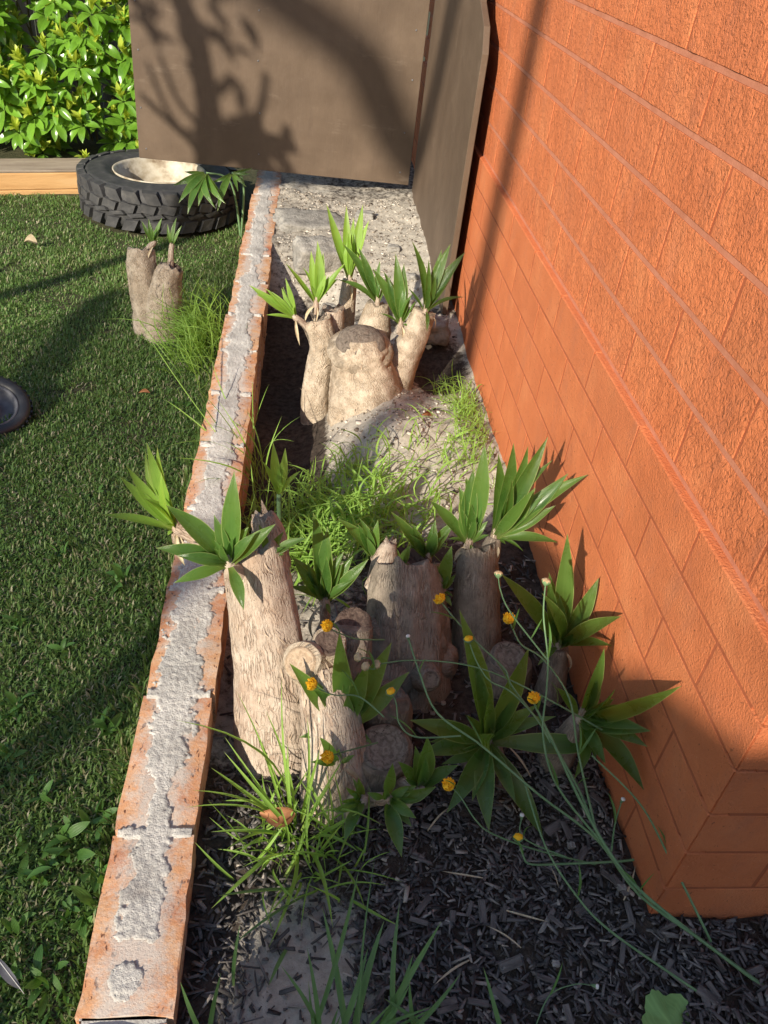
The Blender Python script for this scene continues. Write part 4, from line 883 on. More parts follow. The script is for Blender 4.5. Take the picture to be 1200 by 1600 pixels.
# ---------------------------------------------------------------- loose plants that carry shoots of their own
seedling = thing('yucca_seedling', 'single pale green yucca seedling among grass beside the tall tan trunk', 'plant', (-.02, 1.33, -.08))
weedT = thing('drooping_weed', 'drooping dark green weed hanging over the tyre below the brown gate', 'plant', (-.27, 3.60, -.23))
OWN = dict(ST_); OWN['G'] = seedling; OWN['T'] = weedT
ANCH = {'far_a': (.04, 2.06, .06), 'b_back': (.075, .99, -.08), 'b_foot': (.125, .715, -.06), 'b_side': (.105, .70, -.04), 'b_low': (.175, .745, -.05), 'lawn_a': (-.495, 2.58, .045), 'lawn_b': (-.412, 2.55, .01), 'c_right': (.245, 1.035, .05), 'c_left': (.165, 1.08, .08), 'a_right': (-.045, .985, .16)}
sd = 0
for nm, ow, kd, b, tips in SHOOTS:
    p = OWN[ow]; B = Vector(b)
    mt = LEAF_Y if kd == 'y' else (LEAF_M if ow == 'T' else LEAF_M)
    ax = Vector((0, .1, 1))
    if ow == 'G': stalk = sweep('shoot', [p.location, B], .006, 6, 8, .8, STEMG)
    elif ow == 'T': stalk = sweep('shoot', [p.location, (p.location+B)/2+Vector((.03, 0, .1)), B], .005, 10, 8, .7, STEMG)
    elif nm in ANCH:
        A_ = Vector(ANCH[nm]); stalk = tube('shoot', [A_, A_.lerp(B, .55)+Vector((0, -.003, .006)), B, B+(B-A_).normalized()*.01], [.013, .0095, .0085, .004], 12, 12, .2, sd, mat=BARK_TAN)
    else: stalk = tube('shoot', [B-Vector((0, -.006, .028)), B-Vector((0, 0, .008)), B+Vector((0, .004, .018))], [.0095, .0085, .0045], 6, 10, .2, sd, mat=BARK_TAN)
    sh = part(p, 'shoot', stalk)
    cen = Vector((0, 0, 0))
    for t in tips: cen += Vector(t[:3])
    cen = cen/len(tips); axis = ((cen-B).normalized()+Vector((0, -.15, .7))).normalized()
    for i, t in enumerate(tips):
        sd += 1; T = Vector(t[:3]); d = (T-B).normalized(); off = (d-axis*d.dot(axis))*.008
        L = (T-B).length; el = d.z
        arch = .10 if el > .6 else (.22 if el > -.1 else .30)
        lf = leaf('leaf', B+off, T, t[3], 'yucca', arch*random.uniform(.6, 1.2), .20, mt, axis+Vector((0, -.35, .1)), random.uniform(-.25, .25), sd, 10)
        ob('leaf', to_local(lf, p.location), None, sh)
    # in-between leaves, then a withered one or two at the base
    if ow not in 'TG' and len(tips) > 3:
        for i in range(int(len(tips)*(1.3 if ow in 'BCD' else .85))):
            sd += 1; a_, b_ = random.sample(tips, 2); u = random.uniform(.25, .75)
            d = (Vector(a_[:3])-B).lerp(Vector(b_[:3])-B, u); L = random.uniform(.6, .95)*((Vector(a_[:3])-B).length+(Vector(b_[:3])-B).length)/2
            if d.length < .015: continue
            d = (d.normalized()+Vector((random.gauss(0, .18), random.gauss(0, .18), random.gauss(.1, .18)))).normalized(); T = B+d*L
            if T.x > .485: T.x = .485
            if T.z < bed_z(T.x, T.y)+.01 and ow != 'L': continue
            lf = leaf('leaf', B+d*.004, T, random.uniform(.6, .95)*(a_[3]+b_[3])/2, 'yucca', random.uniform(.02, .25), .24, mt, axis+Vector((0, -.35, .1)), random.uniform(-.5, .5), sd, 10)
            ob('leaf', to_local(lf, p.location), None, sh)
        for i in range(random.choice((0, 1, 1, 2))):
            sd += 1; a = random.uniform(3.4, 6.0); L = random.uniform(.04, .08); T = B+Vector((math.cos(a)*.5, math.sin(a)*.5, -.75)).normalized()*L
            if T.x > .485: T.x = .485
            lf = leaf('withered_leaf', B-Vector((0, 0, .006)), T, random.uniform(.006, .010), 'yucca', random.uniform(.3, .7), .5, DRYGRASS, axis, random.uniform(-.8, .8), sd, 10)
            ob('withered_leaf', to_local(lf, p.location), None, sh)
    # small inner leaves closing the rosette
    if ow != 'T':
        for i in range(3):
            sd += 1; a = random.uniform(0, 6.28); Ls = .35*max((Vector(t[:3])-B).length for t in tips)
            T = B+(axis+Vector((math.cos(a), math.sin(a), 0))*.35).normalized()*Ls*random.uniform(.7, 1.1)
            if T.x > .49: T.x = .49
            lf = leaf('leaf', B, T, max(.008, Ls*.22), 'yucca', .06, .3, mt, axis+Vector((0, -.35, .1)), random.uniform(-.4, .4), sd, 8)
            ob('leaf', to_local(lf, p.location), None, sh)

# ---------------------------------------------------------------- yellow daisy sprawling from beside the wall corner
daisy = thing('daisy_plant', 'sprawling yellow button daisy with long bare green stems crossing the wall corner', 'plant', (.63, .44, -.05))
def flower_mesh(kind, seed):
    r = random.Random(seed); v = []; f = []
    R = .0085 if kind == 'flower' else (.0062 if kind in ('bud', 'dry') else .0032)
    nl, na = 6, 14
    for i in range(nl+1):
        th = math.pi*.5*i/nl*1.25
        for j in range(na):
            a = 2*math.pi*j/na; rad = R*math.sin(th)*(1+.10*math.sin(a*7+seed)*(i > 2)); v.append((rad*math.cos(a), rad*math.sin(a), R*.62*math.cos(th)+r.uniform(-.0005, .0005)))
    for i in range(nl):
        for j in range(na): f.append((i*na+j, (i+1)*na+j, (i+1)*na+(j+1) % na, i*na+(j+1) % na))
    if kind == 'flower':      # crowded little florets standing on the button
        for q in range(46):
            rr_ = R*math.sqrt(r.random())*.98; a = r.uniform(0, 6.28); x, y = rr_*math.cos(a), rr_*math.sin(a); z = R*.62*math.sqrt(max(0, 1-(rr_/R)**2))
            s = .0012; o = len(v); ox, oy = x*.25, y*.25
            v += [(x-s, y-s, z-.001), (x+s, y-s, z-.001), (x+s, y+s, z-.001), (x-s, y+s, z-.001), (x+ox, y+oy, z+.0028)]
            f += [(o, o+1, o+4), (o+1, o+2, o+4), (o+2, o+3, o+4), (o+3, o, o+4)]
    return mesh('flower_head', v, f, None, kind != 'flower')
def cup_mesh(R):
    prof = [(.0015, -.006), (R*.55, -.004), (R*.9, -.001), (R*.96, .0015), (R*.80, .001)]
    return lathe('calyx', prof, 12, STEMG)
FM = {k: flower_mesh(k, i) for i, k in enumerate(('flower', 'bud', 'dry', 'white'))}
for k, mm in (('flower', PETAL), ('bud', PETAL), ('dry', DRYF), ('white', WHITE)): FM[k].materials.append(mm)
CUP = {'flower': cup_mesh(.0088), 'bud': cup_mesh(.0078), 'dry': cup_mesh(.0066), 'white': cup_mesh(.003)}
for r_, kd, pts in STEMS:
    pts = [Vector(p) for p in pts]
    for p in pts[1:-1]: p += Vector((random.uniform(-1, 1), random.uniform(-1, 1), 0))*.002
    s_ = part(daisy, 'stem', sweep('stem', pts, r_*.62, 36, 7, .6, STEMG))
    for q in range(3 if len(pts) > 6 else 1):
        k_ = random.randint(1, len(pts)-2); p0 = pts[k_]; dv = (pts[k_+1]-pts[k_-1]).normalized(); sdv = Vector((random.uniform(-1, 1), random.uniform(-1, 1), random.uniform(.1, .8))).normalized()
        lf = leaf('leaf', p0, p0+(dv*.8+sdv).normalized()*random.uniform(.025, .05), random.uniform(.002, .004), 'grass', .2, .3, WEED, Vector((0, 0, 1)), 0, q, 6)
        ob('leaf', to_local(lf, daisy.location), None, s_)
    if kd != 'none':
        d = (pts[-1]-pts[-2]).normalized(); d = (d+Vector((0, -.5, .6))).normalized()
        q = d.to_track_quat('Z', 'Y').to_euler()
        h_ = ob('flower_head', FM[kd], None, s_); h_.location = pts[-1]-daisy.location+d*.004; h_.rotation_euler = q
        c_ = ob('calyx', CUP[kd], None, s_); c_.location = pts[-1]-daisy.location+d*.003; c_.rotation_euler = q

# ---------------------------------------------------------------- grass clumps
def clump(name, label, base, blades, mat, arch=.25, extra=None, group=None):
    t = thing(name, label, 'grass', base, group)
    for i, (b, tp_, wd) in enumerate(blades):
        lf = leaf('blade', b, tp_, wd*.66, 'grass', arch*random.uniform(.3, 2.0), .25, mat, Vector((0, -.2, 1)), random.uniform(-.6, .6), i+len(label), 9)
        ob('blade', to_local(lf, t.location), None, t)
    return t
def rand_blades(n, cx, cy, sx, sy, l0, l1, w0, w1, lean=(0, 0), spread=.7, seed=1, zf=bed_z, ylim=None):
    r = random.Random(seed); out = []
    for i in range(n):
        x = cx+r.gauss(0, sx); y = cy+r.gauss(0, sy)
        if x > .49 or (x < -.105 and zf is bed_z): continue
        b = Vector((x, y, zf(x, y)-.004)); a = r.uniform(0, 6.283); L = r.uniform(l0, l1); s = spread*r.uniform(.3, 1.3)
        d = Vector((math.cos(a)*s+lean[0], math.sin(a)*s+lean[1], r.uniform(.25, 1.0))).normalized()
        t = b+d*L
        if t.x > .49: t.x = .48
        t.z = max(t.z, zf(t.x, t.y)+.004)
        out.append((tuple(b), tuple(t), r.uniform(w0, w1)))
    return out
near = clump('grass_clump', 'sunlit bright green grass tuft at the foot of the tall tan trunk', (.0, .62, -.06),
             BLADES['near']+rand_blades(95, .035, .635, .04, .035, .04, .13, .003, .007, (-.1, -.1), .9, 3), GRASS)
clump('grass_clump', 'long grass blades with a seed head arching over the brick edging', (-.09, 1.42, -.1),
      BLADES['edge']+rand_blades(40, -.07, 1.42, .02, .12, .06, .16, .003, .006, (0, 0), .5, 4), GRASS)
clump('grass_clump', 'broad bluish green grass blades rising from bare sand by the edging end', (.08, .34, -.05),
      BLADES['front']+rand_blades(20, .09, .37, .05, .02, .05, .12, .005, .009, (0, .1), .6, 5), GRASS_BLUE, .15)
def stuff_clump(label, base, blades, mat, n_single=40):
    t = thing('grass_clump', label, 'grass', base)
    items = []
    tm = [leaf('blade', (0, 0, 0), (0, 1, 0), .06, 'grass', .3*k, .25, mat, Vector((0, 0, 1)), 0, k, 6) for k in range(1, 5)]
    for i, (b, tp_, wd) in enumerate(blades):
        b = Vector(b); d = Vector(tp_)-b; L = d.length
        R_ = orient(d, Vector((random.uniform(-.6, .6), random.uniform(-.8, .2), 1))).to_4x4()
        mx = Matrix.Translation(b-t.location) @ R_ @ Matrix.Diagonal((wd/.06, L, L*.8, 1))
        if i < n_single:
            o = ob('blade', tm[i % 4], None, t); o.matrix_local = mx
        else: items.append((tm[i % 4], mx))
    ob('blades', join_leaves('blades', items, mat), None, t, kind='stuff')
    return t
stuff_clump('dense tangled green grass in the middle of the bed between the stumps', (.12, 1.45, -.06),
            rand_blades(720, .11, 1.42, .09, .085, .04, .11, .0025, .006, (.05, -.1), 1.0, 6)+rand_blades(90, .02, 1.3, .05, .05, .05, .12, .003, .006, (0, 0), .6, 16), GRASS)
stuff_clump('fine wiry green grass growing against the foot of the orange wall', (.43, 1.8, -.04),
            rand_blades(260, .435, 1.82, .03, .12, .03, .09, .0015, .0035, (-.15, 0), .7, 7)+rand_blades(80, .40, 1.62, .05, .06, .03, .09, .002, .004, (-.1, 0), .8, 17), GRASS)
stuff_clump('tall soft grass tussock in the lawn between the twin stump and the edging', (-.31, 2.42, -.17),
            rand_blades(330, -.305, 2.42, .04, .11, .08, .22, .002, .0045, (-.35, -.12), .55, 8, lawn_z), GRASS, 60)
stuff_clump('sparse grass growing up in the hollow beside the far stump', (.0, 1.62, -.12),
            rand_blades(150, .12, 1.60, .10, .07, .03, .11, .002, .005, (0, 0), .8, 9), GRASS, 30)
# seed head on the longest blade over the edging
sh_t = thing('grass_seed_head', 'thin pale grass seed spike reaching out over the lawn from the edging', 'seed head', (-.09, 1.42, -.1))
P0, P1 = Vector(BLADES['edge'][1][0]), Vector(BLADES['edge'][1][1])
part(sh_t, 'stalk', sweep('stalk', [P0, P0.lerp(P1, .5)+Vector((0, 0, .012)), P1], .0013, 20, 6, .6, GRASS))
gm = mesh('seed', [(0, 0, 0), (.0013, .002, 0), (0, .007, 0), (-.0013, .002, 0), (0, .002, .0014)], [(0, 1, 4), (1, 2, 4), (2, 3, 4), (3, 0, 4), (0, 3, 2, 1)]); gm.materials.append(GRASS)
for i in range(26):
    o = ob('seed', gm, None, sh_t); o.location = P0.lerp(P1, .70+.30*i/26)-sh_t.location+Vector((0, 0, .012*(1-i/26)*.6))
    o.rotation_euler = (P1-P0).to_track_quat('Y', 'Z').to_euler(); o.rotation_euler.z += (.45 if i % 2 else -.45)

# ---------------------------------------------------------------- lawn blades (uncountable)
def lawn_blades(n, seed):
    R = np.random.default_rng(seed); pts = []
    # denser close to the camera
    while sum(len(p) for p in pts) < n:
        x = R.uniform(-1.75, -.217, n); y = R.uniform(.22, 3.95, n)
        keep = R.random(n) < np.clip(1.25-.27*y, .32, 1)
        lim = -(.30+.34*y)-.42; keep &= x > lim
        keep &= (np.hypot(x+.645, y-3.85) > .35)
        bare = np.array([noise.noise((a*7, b*7, 3))+.5*noise.noise((a*19, b*19, 8)) for a, b in zip(x, y)]); keep &= R.random(n) < np.clip(1.05+1.5*(bare+.12), .22, 1)
        pts.append(np.stack([x[keep], y[keep]], 1))
    P = np.concatenate(pts)[:n]; x, y = P[:, 0], P[:, 1]
    s = np.clip((y-1.2)/2.3, 0, 1); z = -.13-.10*s*s*(3-2*s)
    cl = np.array([noise.noise((a*4, b*4, 0)) for a, b in P]); cl2 = np.array([noise.noise((a*13, b*13, 5)) for a, b in P])
    L = R.uniform(.012, .027, n)*(1+.5*cl+.35*cl2); wd = R.uniform(.0008, .0019, n)
    edge_ = (x > -.25-.02*cl) & (R.random(n) < .6); L = np.where(edge_, L*R.uniform(1.2, 2.4, n), L)
    a = R.uniform(0, 2*np.pi, n); tilt = np.where(edge_, R.uniform(.1, .7, n), R.uniform(.25, 1.35, n))
    d = np.stack([np.cos(a)*np.sin(tilt), np.sin(a)*np.sin(tilt), np.cos(tilt)], 1)
    sd_ = np.stack([-np.sin(a+R.uniform(-.6, .6, n)), np.cos(a), np.zeros(n)], 1)
    b = np.stack([x, y, z-.002], 1); mid = b+d*(L*.55)[:, None]+np.array([0, 0, 1])*(L*.10)[:, None]; tip = b+d*L[:, None]+np.array([0, 0, -1])*(L*.16)[:, None]
    V = np.stack([b-sd_*wd[:, None], b+sd_*wd[:, None], mid+sd_*wd[:, None]*.9, mid-sd_*wd[:, None]*.9, tip], 1).reshape(-1, 3)
    i = np.arange(n)*5
    T = np.concatenate([np.stack([i, i+1, i+2], 1), np.stack([i, i+2, i+3], 1), np.stack([i+3, i+2, i+4], 1)])
    rnd = np.clip(R.random(n)*.75+.25*(cl+.3)+.12*cl2, 0, .92); dead = R.random(n) < .15; rnd[dead] = R.uniform(.9, 1, dead.sum())
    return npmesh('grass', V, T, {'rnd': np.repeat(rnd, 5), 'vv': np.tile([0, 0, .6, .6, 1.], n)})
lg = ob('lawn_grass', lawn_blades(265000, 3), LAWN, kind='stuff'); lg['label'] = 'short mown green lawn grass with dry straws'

# broad-leaved weeds scattered in the lawn
WL = [leaf('leaf', (0, 0, 0), (0, .036, .010), .0125, 'oval', .2, .12, WEED, Vector((0, 0, 1)), 0, s, 6) for s in range(4)]
wr = random.Random(21)
spots = [(-.40, .80), (-.345, .76), (-.30, .70), (-.44, .74), (-.36, .62), (-.28, .58), (-.33, .50), (-.41, .60), (-.26, .47), (-.37, .43), (-.30, .40), (-.45, .92), (-.28, .88), (-.40, 1.06), (-.50, 1.12), (-.27, .42), (-.47, 1.33), (-.33, 1.25), (-.36, .68), (-.39, .52), (-.31, 2.0), (-.44, 1.55), (-.25, .63), (-.34, .56)]+[(wr.uniform(-.47, -.24), wr.uniform(.36, .95)) for q in range(16)]
for i, (x, y) in enumerate(spots):
    z = lawn_z(x, y)+.010; t = thing('lawn_weed', 'low broad-leaved weed rosette growing in the lawn beside the edging', 'weed', (x, y, z), 'broad-leaved weeds in the lawn')
    k = wr.randint(6, 10); a0 = wr.uniform(0, 6)
    for j in range(k):
        o = ob('leaf', WL[j % 4], None, t); o.rotation_euler = (wr.uniform(-.25, .9), wr.uniform(-.7, .7), a0+j*2.4+wr.uniform(-.5, .5)); s = wr.uniform(.35, 1.0)*(.7+.6*((i*7) % 5)/4); o.location = (wr.gauss(0, .008), wr.gauss(0, .008), wr.uniform(-.006, .004)); o.scale = (s, s, s)

# ---------------------------------------------------------------- bark mulch
def chips(n, seed):
    R = np.random.default_rng(seed); out = []; V = []; rn = []
    box = np.array(boxv(-.5, .5, -.5, .5, -.5, .5)); F = np.array(box_faces()); Fs = []; k = 0
    while k < n:
        x = R.uniform(-.10, 1.15); y = R.uniform(.18, 1.25)
        if x > .495 and y > .515: continue
        if y > .8 and R.random() < .75: continue
        if x < .11 and R.random() < .66*math.exp(-(((x-.04)/.085)**2+((y-.43)/.13)**2))+.28: continue
        L = R.gamma(2.2, .0050)+.003; wd = min(L*.55, R.uniform(.0012, .006)); th = R.uniform(.0008, .003)
        a = R.uniform(0, 6.283); p1, p2 = R.normal(0, .28), R.normal(0, .35)
        ca, sa = math.cos(a), math.sin(a)
        A = np.array([[ca, -sa, 0], [sa, ca, 0], [0, 0, 1]]) @ np.array([[math.cos(p1), 0, math.sin(p1)], [0, 1, 0], [-math.sin(p1), 0, math.cos(p1)]]) @ np.array([[1, 0, 0], [0, math.cos(p2), -math.sin(p2)], [0, math.sin(p2), math.cos(p2)]])
        b = box*np.array([L, wd, th])*(1+R.uniform(-.22, .22, (8, 3)))
        b[[1, 2, 5, 6], 1] *= R.uniform(.35, 1.0)
        V.append(b @ A.T+np.array([x, y, bed_z(x, y)+R.uniform(.0, .009)])); Fs.append(F+8*k); k += 1
        rn.append(np.full(8, R.random()))
    return npmesh('mulch', np.concatenate(V), np.concatenate(Fs), {'rnd': np.concatenate(rn)})
mu = ob('bark_mulch', chips(14500, 4), CHIP, kind='stuff'); mu['label'] = 'dark shredded bark mulch covering the bed near the wall corner'
def litter(n, seed):
    R = np.random.default_rng(seed); box = np.array(boxv(-.5, .5, -.5, .5, -.5, .5)); F = np.array(box_faces()); V = []; Fs = []; rn = []; k = 0
    while k < n:
        x = R.uniform(-.1, .49); y = R.uniform(1.25, 3.6)
        if sand_shade_amt(x, y) < .55: continue
        L = R.gamma(2.0, .0018)+.001; wd = L*R.uniform(.15, .9); a = R.uniform(0, 6.28); ca, sa = math.cos(a), math.sin(a)
        A = np.array([[ca, -sa, 0], [sa, ca, 0], [0, 0, 1]]); b = box*np.array([L, wd, min(wd, .004)])*(1+R.uniform(-.3, .3, (8, 3)))
        V.append(b @ A.T+np.array([x, y, bed_z(x, y)+R.uniform(-.001, .003)])); Fs.append(F+8*k); k += 1
        q = R.random(); rn.append(np.full(8, q))
    return npmesh('litter', np.concatenate(V), np.concatenate(Fs), {'rnd': np.concatenate(rn)})
li = ob('bed_litter', litter(5200, 6), LITTER, kind='stuff'); li['label'] = 'fine grit and bark crumbs scattered over the sandy bed'
cr = random.Random(31)
CM = []
for s in range(5):
    m = bevel_box('bark_chip', -.017, .017, -.0045, .0045, -.0018, .0018, .0012, .0011, s, CHIP_BIG); CM.append(m)
for i in range(70):
    x, y = cr.uniform(.13, .62), cr.uniform(.40, .72)
    if x > .49 and y > .50: continue
    o = ob('bark_chip', CM[i % 5], None, None, (x, y, bed_z(x, y)+.011)); o.rotation_euler = (cr.gauss(0, .15), cr.gauss(0, .15), cr.uniform(0, 6.28)); s = cr.uniform(.5, 1.05); o.scale = (s, s*cr.uniform(.7, 1.5), s)
    tag(o, 'larger grey-black bark chip lying loose on the dark mulch', 'bark chip', 'large bark chips on the mulch')

# ---------------------------------------------------------------- stones, dry leaves and bits
def rock(name, c, s, seed, mat, label, cat, rough=.22, flat=.6):
    import bmesh
    bm = bmesh.new(); bmesh.ops.create_icosphere(bm, subdivisions=4, radius=1)
    for v in bm.verts:
        q = v.co.copy(); k = 1+rough*n3(q.x*1.7+seed, q.y*1.7, q.z*1.7)+.08*n3(q.x*5, q.y*5+seed, q.z*5)+.035*n3(q.x*14, q.y*14+seed, q.z*14)
        m_ = max(abs(q.x), abs(q.y), abs(q.z)); q = q.lerp(q/m_, .8)*k
        v.co = Vector((q.x*s[0], q.y*s[1], q.z*s[2]))
    m = bpy.data.meshes.new(name); bm.to_mesh(m); bm.free(); m.materials.append(mat); m.polygons.foreach_set('use_smooth', [True]*len(m.polygons))
    return tag(ob(name, m, None, None, c), label, cat)
rock('concrete_lump', (.055, 2.83, .0), (.085, .05, .05), 1.0, CONC, 'broken pale concrete lump with a flat face behind the far stump', 'rubble', .12).rotation_euler = (.3, .05, .25)
rock('concrete_lump', (.03, 3.2, -.02), (.14, .10, .035), 4.0, CONC, 'long low rounded concrete slab half buried below the brown gate', 'rubble', .2).rotation_euler = (0, .06, .3)
rock('pale_stone', (.395, 2.28, .0), (.05, .04, .035), 7.0, CONC, 'fist-sized pale stone in the hollow at the foot of the orange wall', 'stone', .3)
rock('pale_stone', (.30, 2.42, .0), (.06, .03, .03), 9.0, CONC, 'flat pale stone half hidden behind the far stump shoots', 'stone', .3)
for q, (x, y, r_) in enumerate(((.18, 3.02, .03), (.33, 2.95, .022), (.10, 2.62, .028), (.24, 3.3, .035), (.38, 2.72, .02))):
    rock('rubble_stone', (x, y, bed_z(x, y)+r_*.2), (r_, r_*.8, r_*.5), 11+q*2.3, CONC, 'small grey rubble stone on the sand behind the far stump', 'stone', .3)['group'] = 'rubble stones on the far sand'
pr = random.Random(8)
peb = [rock('pebble', (0, 0, 0), (.005, .004, .003), s*3.3, CONC, 'tiny pale pebble lying on the dark mulch', 'pebble', .3) for s in range(3)]
plist = [(.30, .60), (.42, .62), (.52, .42), (.36, .46), (.58, .47), (.22, .52), (.47, .55), (.28, .43), (.62, .41), (.25, .87), (.27, .89)]
for i, (x, y) in enumerate(plist):
    o = peb[i] if i < 3 else peb[i % 3].copy()
    if i >= 3: COL.objects.link(o)
    o.location = (x, y, bed_z(x, y)+.011); o['group'] = 'pale pebbles on the mulch'; s = pr.uniform(.5, 1.1); o.scale = (s, s, s)
def dry_leaf(c, L, W_, rz, tilt, label, mat=DRYLEAF, cat='dry leaf'):
    m = leaf('dry_leaf', (-L/2, 0, 0), (L/2, 0, .004), W_, 'oval', .3, .9, mat, Vector((0, 0, 1)), .3, 3, 8)
    o = ob('dry_leaf', m, None, None, c); o.rotation_euler = (tilt, .25, rz); return tag(o, label, cat)
dry_leaf((.0, .655, .0), .05, .028, .1, .5, 'curled reddish brown dry leaf caught in the sunlit grass tuft')
dry_leaf((.325, 1.80, -.01), .045, .022, 1.2, .9, 'upright orange dry leaf standing on the sand below the far stump')
dry_leaf((-1.06, 3.27, -.205), .05, .035, .2, .1, 'pale dry leaf on the sunlit lawn left of the tyre', DRYGRASS)
dry_leaf((-.42, 2.05, lawn_z(-.42, 2.05)+.015), .03, .012, .3, .2, 'small rust brown leaf scrap in the shaded lawn')
# feather
fe = thing('feather', 'grey and white feather lying in the weedy lawn beside the edging', 'feather', (-.325, .492, -.105))
fe.rotation_euler = (.1, .15, -.75)
ob('vane', leaf('vane', (-.035, 0, 0), (.022, 0, .003), .012, 'oval', .1, .1, GREYPL, Vector((0, 0, 1)), 0, 2, 10), None, fe)
ob('shaft', sweep('shaft', [(-.038, 0, .0015), (0, 0, .005), (.03, 0, .004)], .0008, 8, 6, .5, WHITE), None, fe)
# lobed leaves at the bottom by the corner
def lobed(c, R_, rz, label, tilt=(.25, 0)):
    t = thing('lobed_seedling', label, 'plant', c); n = 40; v = [(0, 0, .004)]; f = []; uv = [(.5, .5)]
    for ring in (.5, 1.0):
        for i in range(n):
            a = -math.pi*.93+1.86*math.pi*i/(n-1); lob = .72+.28*abs(math.cos(a*2.5))**.7+.035*math.sin(a*23)
            r_ = R_*lob*ring; v.append((r_*math.sin(a), r_*math.cos(a), -.05*r_+.10*r_*math.cos(a*5)*ring)); uv.append((.5+.4*math.sin(a)*ring, .5+.35*ring*math.cos(a)))
    for i in range(n-1): f += [(0, 1+i, 2+i), (1+i, 1+n+i, 2+n+i, 2+i)]
    m = mesh('leaf', v, f, uv, True); m.materials.append(LOBED); o = ob('leaf', m, None, t); o.rotation_euler = (tilt[0], tilt[1], rz); o.location = (0, 0, .03)
    ob('stalk', sweep('stalk', [(0, 0, -.01), (.004, -.004, .012), (0, 0, .032)], .0013, 6, 6, .8, STEMG), None, t)
lobed((.482, .385, -.045), .038, .5, 'bright green lobed seedling leaf on dark mulch near the wall corner')
lobed((.575, .362, -.045), .02, -.4, 'small green seedling leaf beside the larger lobed one')
# pale dry straws lying about
straw = [leaf('straw', (0, 0, 0), (.06, 0, .003), .003, 'grass', .1, .3, DRYGRASS, Vector((0, 0, 1)), 0, s, 6) for s in range(3)]
for i in range(16):
    x, y = (cr.uniform(.05, .48), cr.uniform(.45, .75)) if i < 9 else (cr.uniform(.12, .3), cr.uniform(.85, 1.0))
    o = ob('straw', straw[i % 3], None, None, (x, y, bed_z(x, y)+.012 if i < 9 else bed_z(x, y)+.02)); o.rotation_euler = (0, cr.uniform(-.15, .1), cr.uniform(0, 6.28)); s = cr.uniform(.5, 1.2); o.scale = (s, s, s)
    tag(o, 'thin pale dry straw lying on the bed', 'straw', 'dry straws on the bed')

# ================================================================ SHADE CASTERS OUT OF VIEW (fence, blocker and leafy tree added for shade)
lf_ = thing('added_shade_fence', 'unseen grey slat fence added to thin the sun on the lawn', 'fence', (-2.6, -3.9, -.2))  # added out of view; slat gaps set how much sun passes
fm = [bevel_box('slat', 0, .006, 0, .028, 0, 2.335+.012*i, .002, .0, i, PALING) for i in range(3)]
for i in range(57):
    o = ob('slat', fm[i % 3], None, lf_); o.location = (0, i*.0655, 0)
for z in (.4, 1.8): ob('rail', bevel_box('rail', -.05, -.002, 0, 3.72, z, z+.08, .002, mat=PALING), None, lf_)
blocker = thing('shade_blocker', 'unseen timber shed with a lean-to behind the photographer', 'blocker', (-1.92, -3.0, -.2))  # added out of view, sized to throw the lower-right shade
for i in range(10): ob('blocker_board', bevel_box('blocker_board', 0, 3.6, -.02, 0, i*.265, i*.265+.263, .003, mat=PALING), None, blocker)
ob('blocker_side', bevel_box('blocker_side', 0, .02, -2.4, -.021, 0, 2.645, .003, mat=PALING), None, blocker)
ob('blocker_top', bevel_box('blocker_top', -.0, 3.7, -2.5, .04, 2.652, 2.672, .003, mat=PALING), None, blocker)
ob('shade_cutout', shape_panel('shade_cutout', [(-.22, 0), (-.26, 1.9), (-.36, 2.28), (-.41, 2.53), (-.545, 2.87), (-.28, 2.84), (-.12, 2.74), (-.04, 2.675), (-.003, 2.672), (-.003, 0)], 'y', -.02, PALING), None, blocker)  # outline shaped to the edges of the shadow it throws
t1 = 1.9
def up_sun(p, k): return Vector(p)-Vector((1.0, 1.55, -.95))*k
br = thing('pollarded_tree', 'small pollarded tree beyond the lawn, its shadow falling on the brown gate', 'tree', (-2.33, .69, -.2))
def lim(pts, r, name='limb'): return part(br, name, sweep(name, [up_sun(p, t1) for p in pts], r, 20, 10, .75, STEMB))
ob('trunk', to_local(sweep('trunk', [(-2.33, .69, -.22), (-2.35, .68, 1.0), up_sun((-.42, GY, .14), t1)], .036, 20, 12, .9, STEMB), br.location), None, br)
lim([(-.42, GY, .10), (-.40, GY, .25), (-.42, GY, .40), (-.45, GY, .54), (-.55, GY, .75)], .046)
lim([(-.41, GY, .14), (-.30, GY, .22), (-.23, GY, .24)], .034)
lim([(-.24, GY, .22), (-.19, GY, .30), (-.172, GY, .42)], .016)
lim([(-.40, GY, .32), (-.34, GY, .36), (-.30, GY, .40)], .022)
lim([(-.44, GY, .12), (-.54, GY, .20), (-.66, GY, .30)], .014)
lim([(-.46, GY, .13), (-.56, GY, .25), (-.63, GY, .42)], .010)
lim([(-.43, GY, .20), (-.52, GY, .30), (-.58, GY, .45)], .010)
lim([(-.36, GY, .10), (-.24, GY, .14), (-.06, GY, .17)], .040)
lim([(-.12, GY, .12), (-.09, GY, .2), (-.085, GY, .235)], .022)
hz_items = []
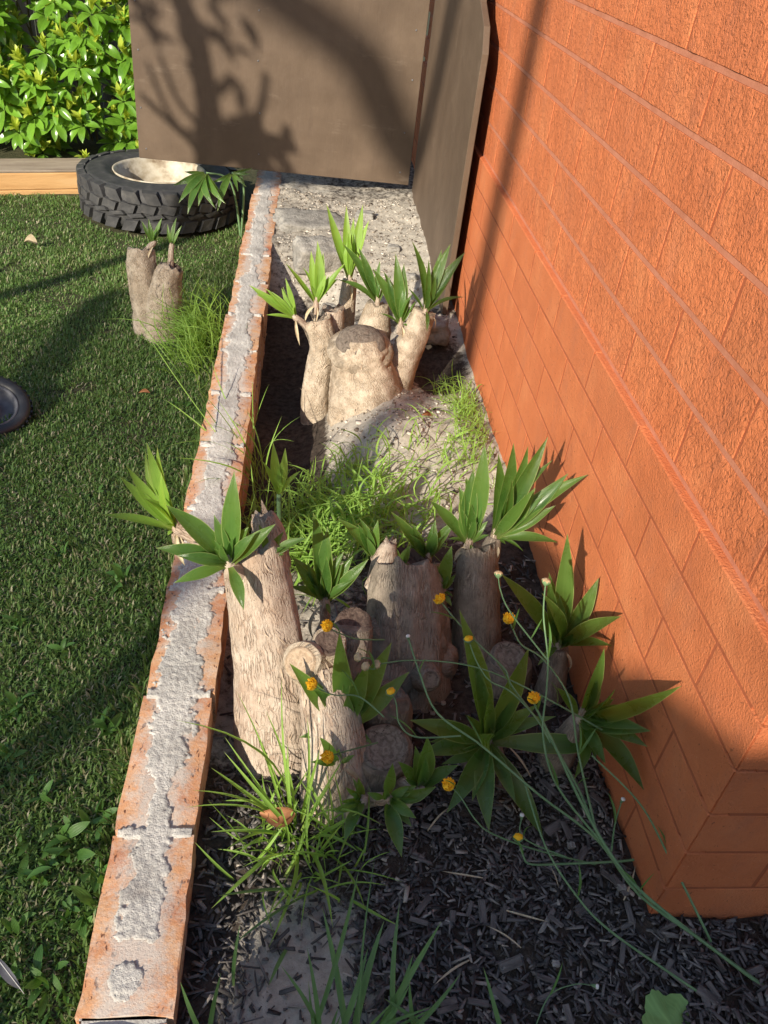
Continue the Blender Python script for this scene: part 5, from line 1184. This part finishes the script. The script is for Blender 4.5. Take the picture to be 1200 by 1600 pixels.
for i in range(240):
    c = up_sun((random.gauss(-.56, .10), GY+random.gauss(0, .15), random.gauss(.80, .09)), t1) if i < 150 else up_sun((random.gauss(-.22, .06), GY+random.gauss(0, .05), random.gauss(.10, .03)), t1)
    d = Vector((random.gauss(0, 1), random.gauss(0, 1), random.gauss(0, .6)))
    hz_items.append((random.choice(HO), Matrix.Translation(c-br.location) @ orient(d, Vector((0, 0, 1))).to_4x4() @ Matrix.Scale(1.4, 4)))
ob('crown', join_leaves('crown', hz_items, HEDGE_OLD), None, br, kind='stuff')
gum = thing('gum_tree', 'tall slim tree with a long sloping bough behind the photographer', 'tree', (-3.5, -3.98, -.2))
part(gum, 'trunk', sweep('trunk', [(-3.5, -3.98, -.2), (-3.49, -3.96, 2.5), (-3.48, -4.02, 4.6), (-3.55, -4.3, 7.0), (-4.2, -5.5, 9.0)], .052, 30, 12, .8, STEMB))
k2 = 6.0
part(gum, 'bough', sweep('bough', [(-3.55, -4.3, 7.0), up_sun((.62, GY, .22), k2), up_sun((.18, GY, .52), k2), up_sun((-.16, GY, .70), k2), up_sun((-.7, GY, 1.0), k2)], .10, 30, 12, .8, STEMB))

lt = thing('added_shade_tree', 'unseen leafy tree added to half-shade the wall from behind the timber shed', 'tree', (-3.0, -6.2, -.2))  # added out of view; sparse small leaves give the wall a soft half-shade
part(lt, 'trunk', sweep('trunk', [(-3.0, -6.2, -.2), (-2.95, -6.15, 2.2), (-3.1, -6.1, 4.6)], .07, 16, 10, .6, STEMB))
it = []
for i in range(2700):
    x = random.uniform(-3.88, -1.2)+random.gauss(0, .05); z = 4.25+.62*random.random()**1.4; y = -6.1+random.gauss(0, .3)
    d = Vector((random.gauss(0, 1), random.gauss(0, 1), random.gauss(0, .6)))
    it.append((random.choice(HO), Matrix.Translation(Vector((x, y, z))-lt.location) @ orient(d, Vector((0, 0, 1))).to_4x4() @ Matrix.Scale(.42, 4)))
ob('crown', join_leaves('crown', it, HEDGE_OLD), None, lt, kind='stuff')
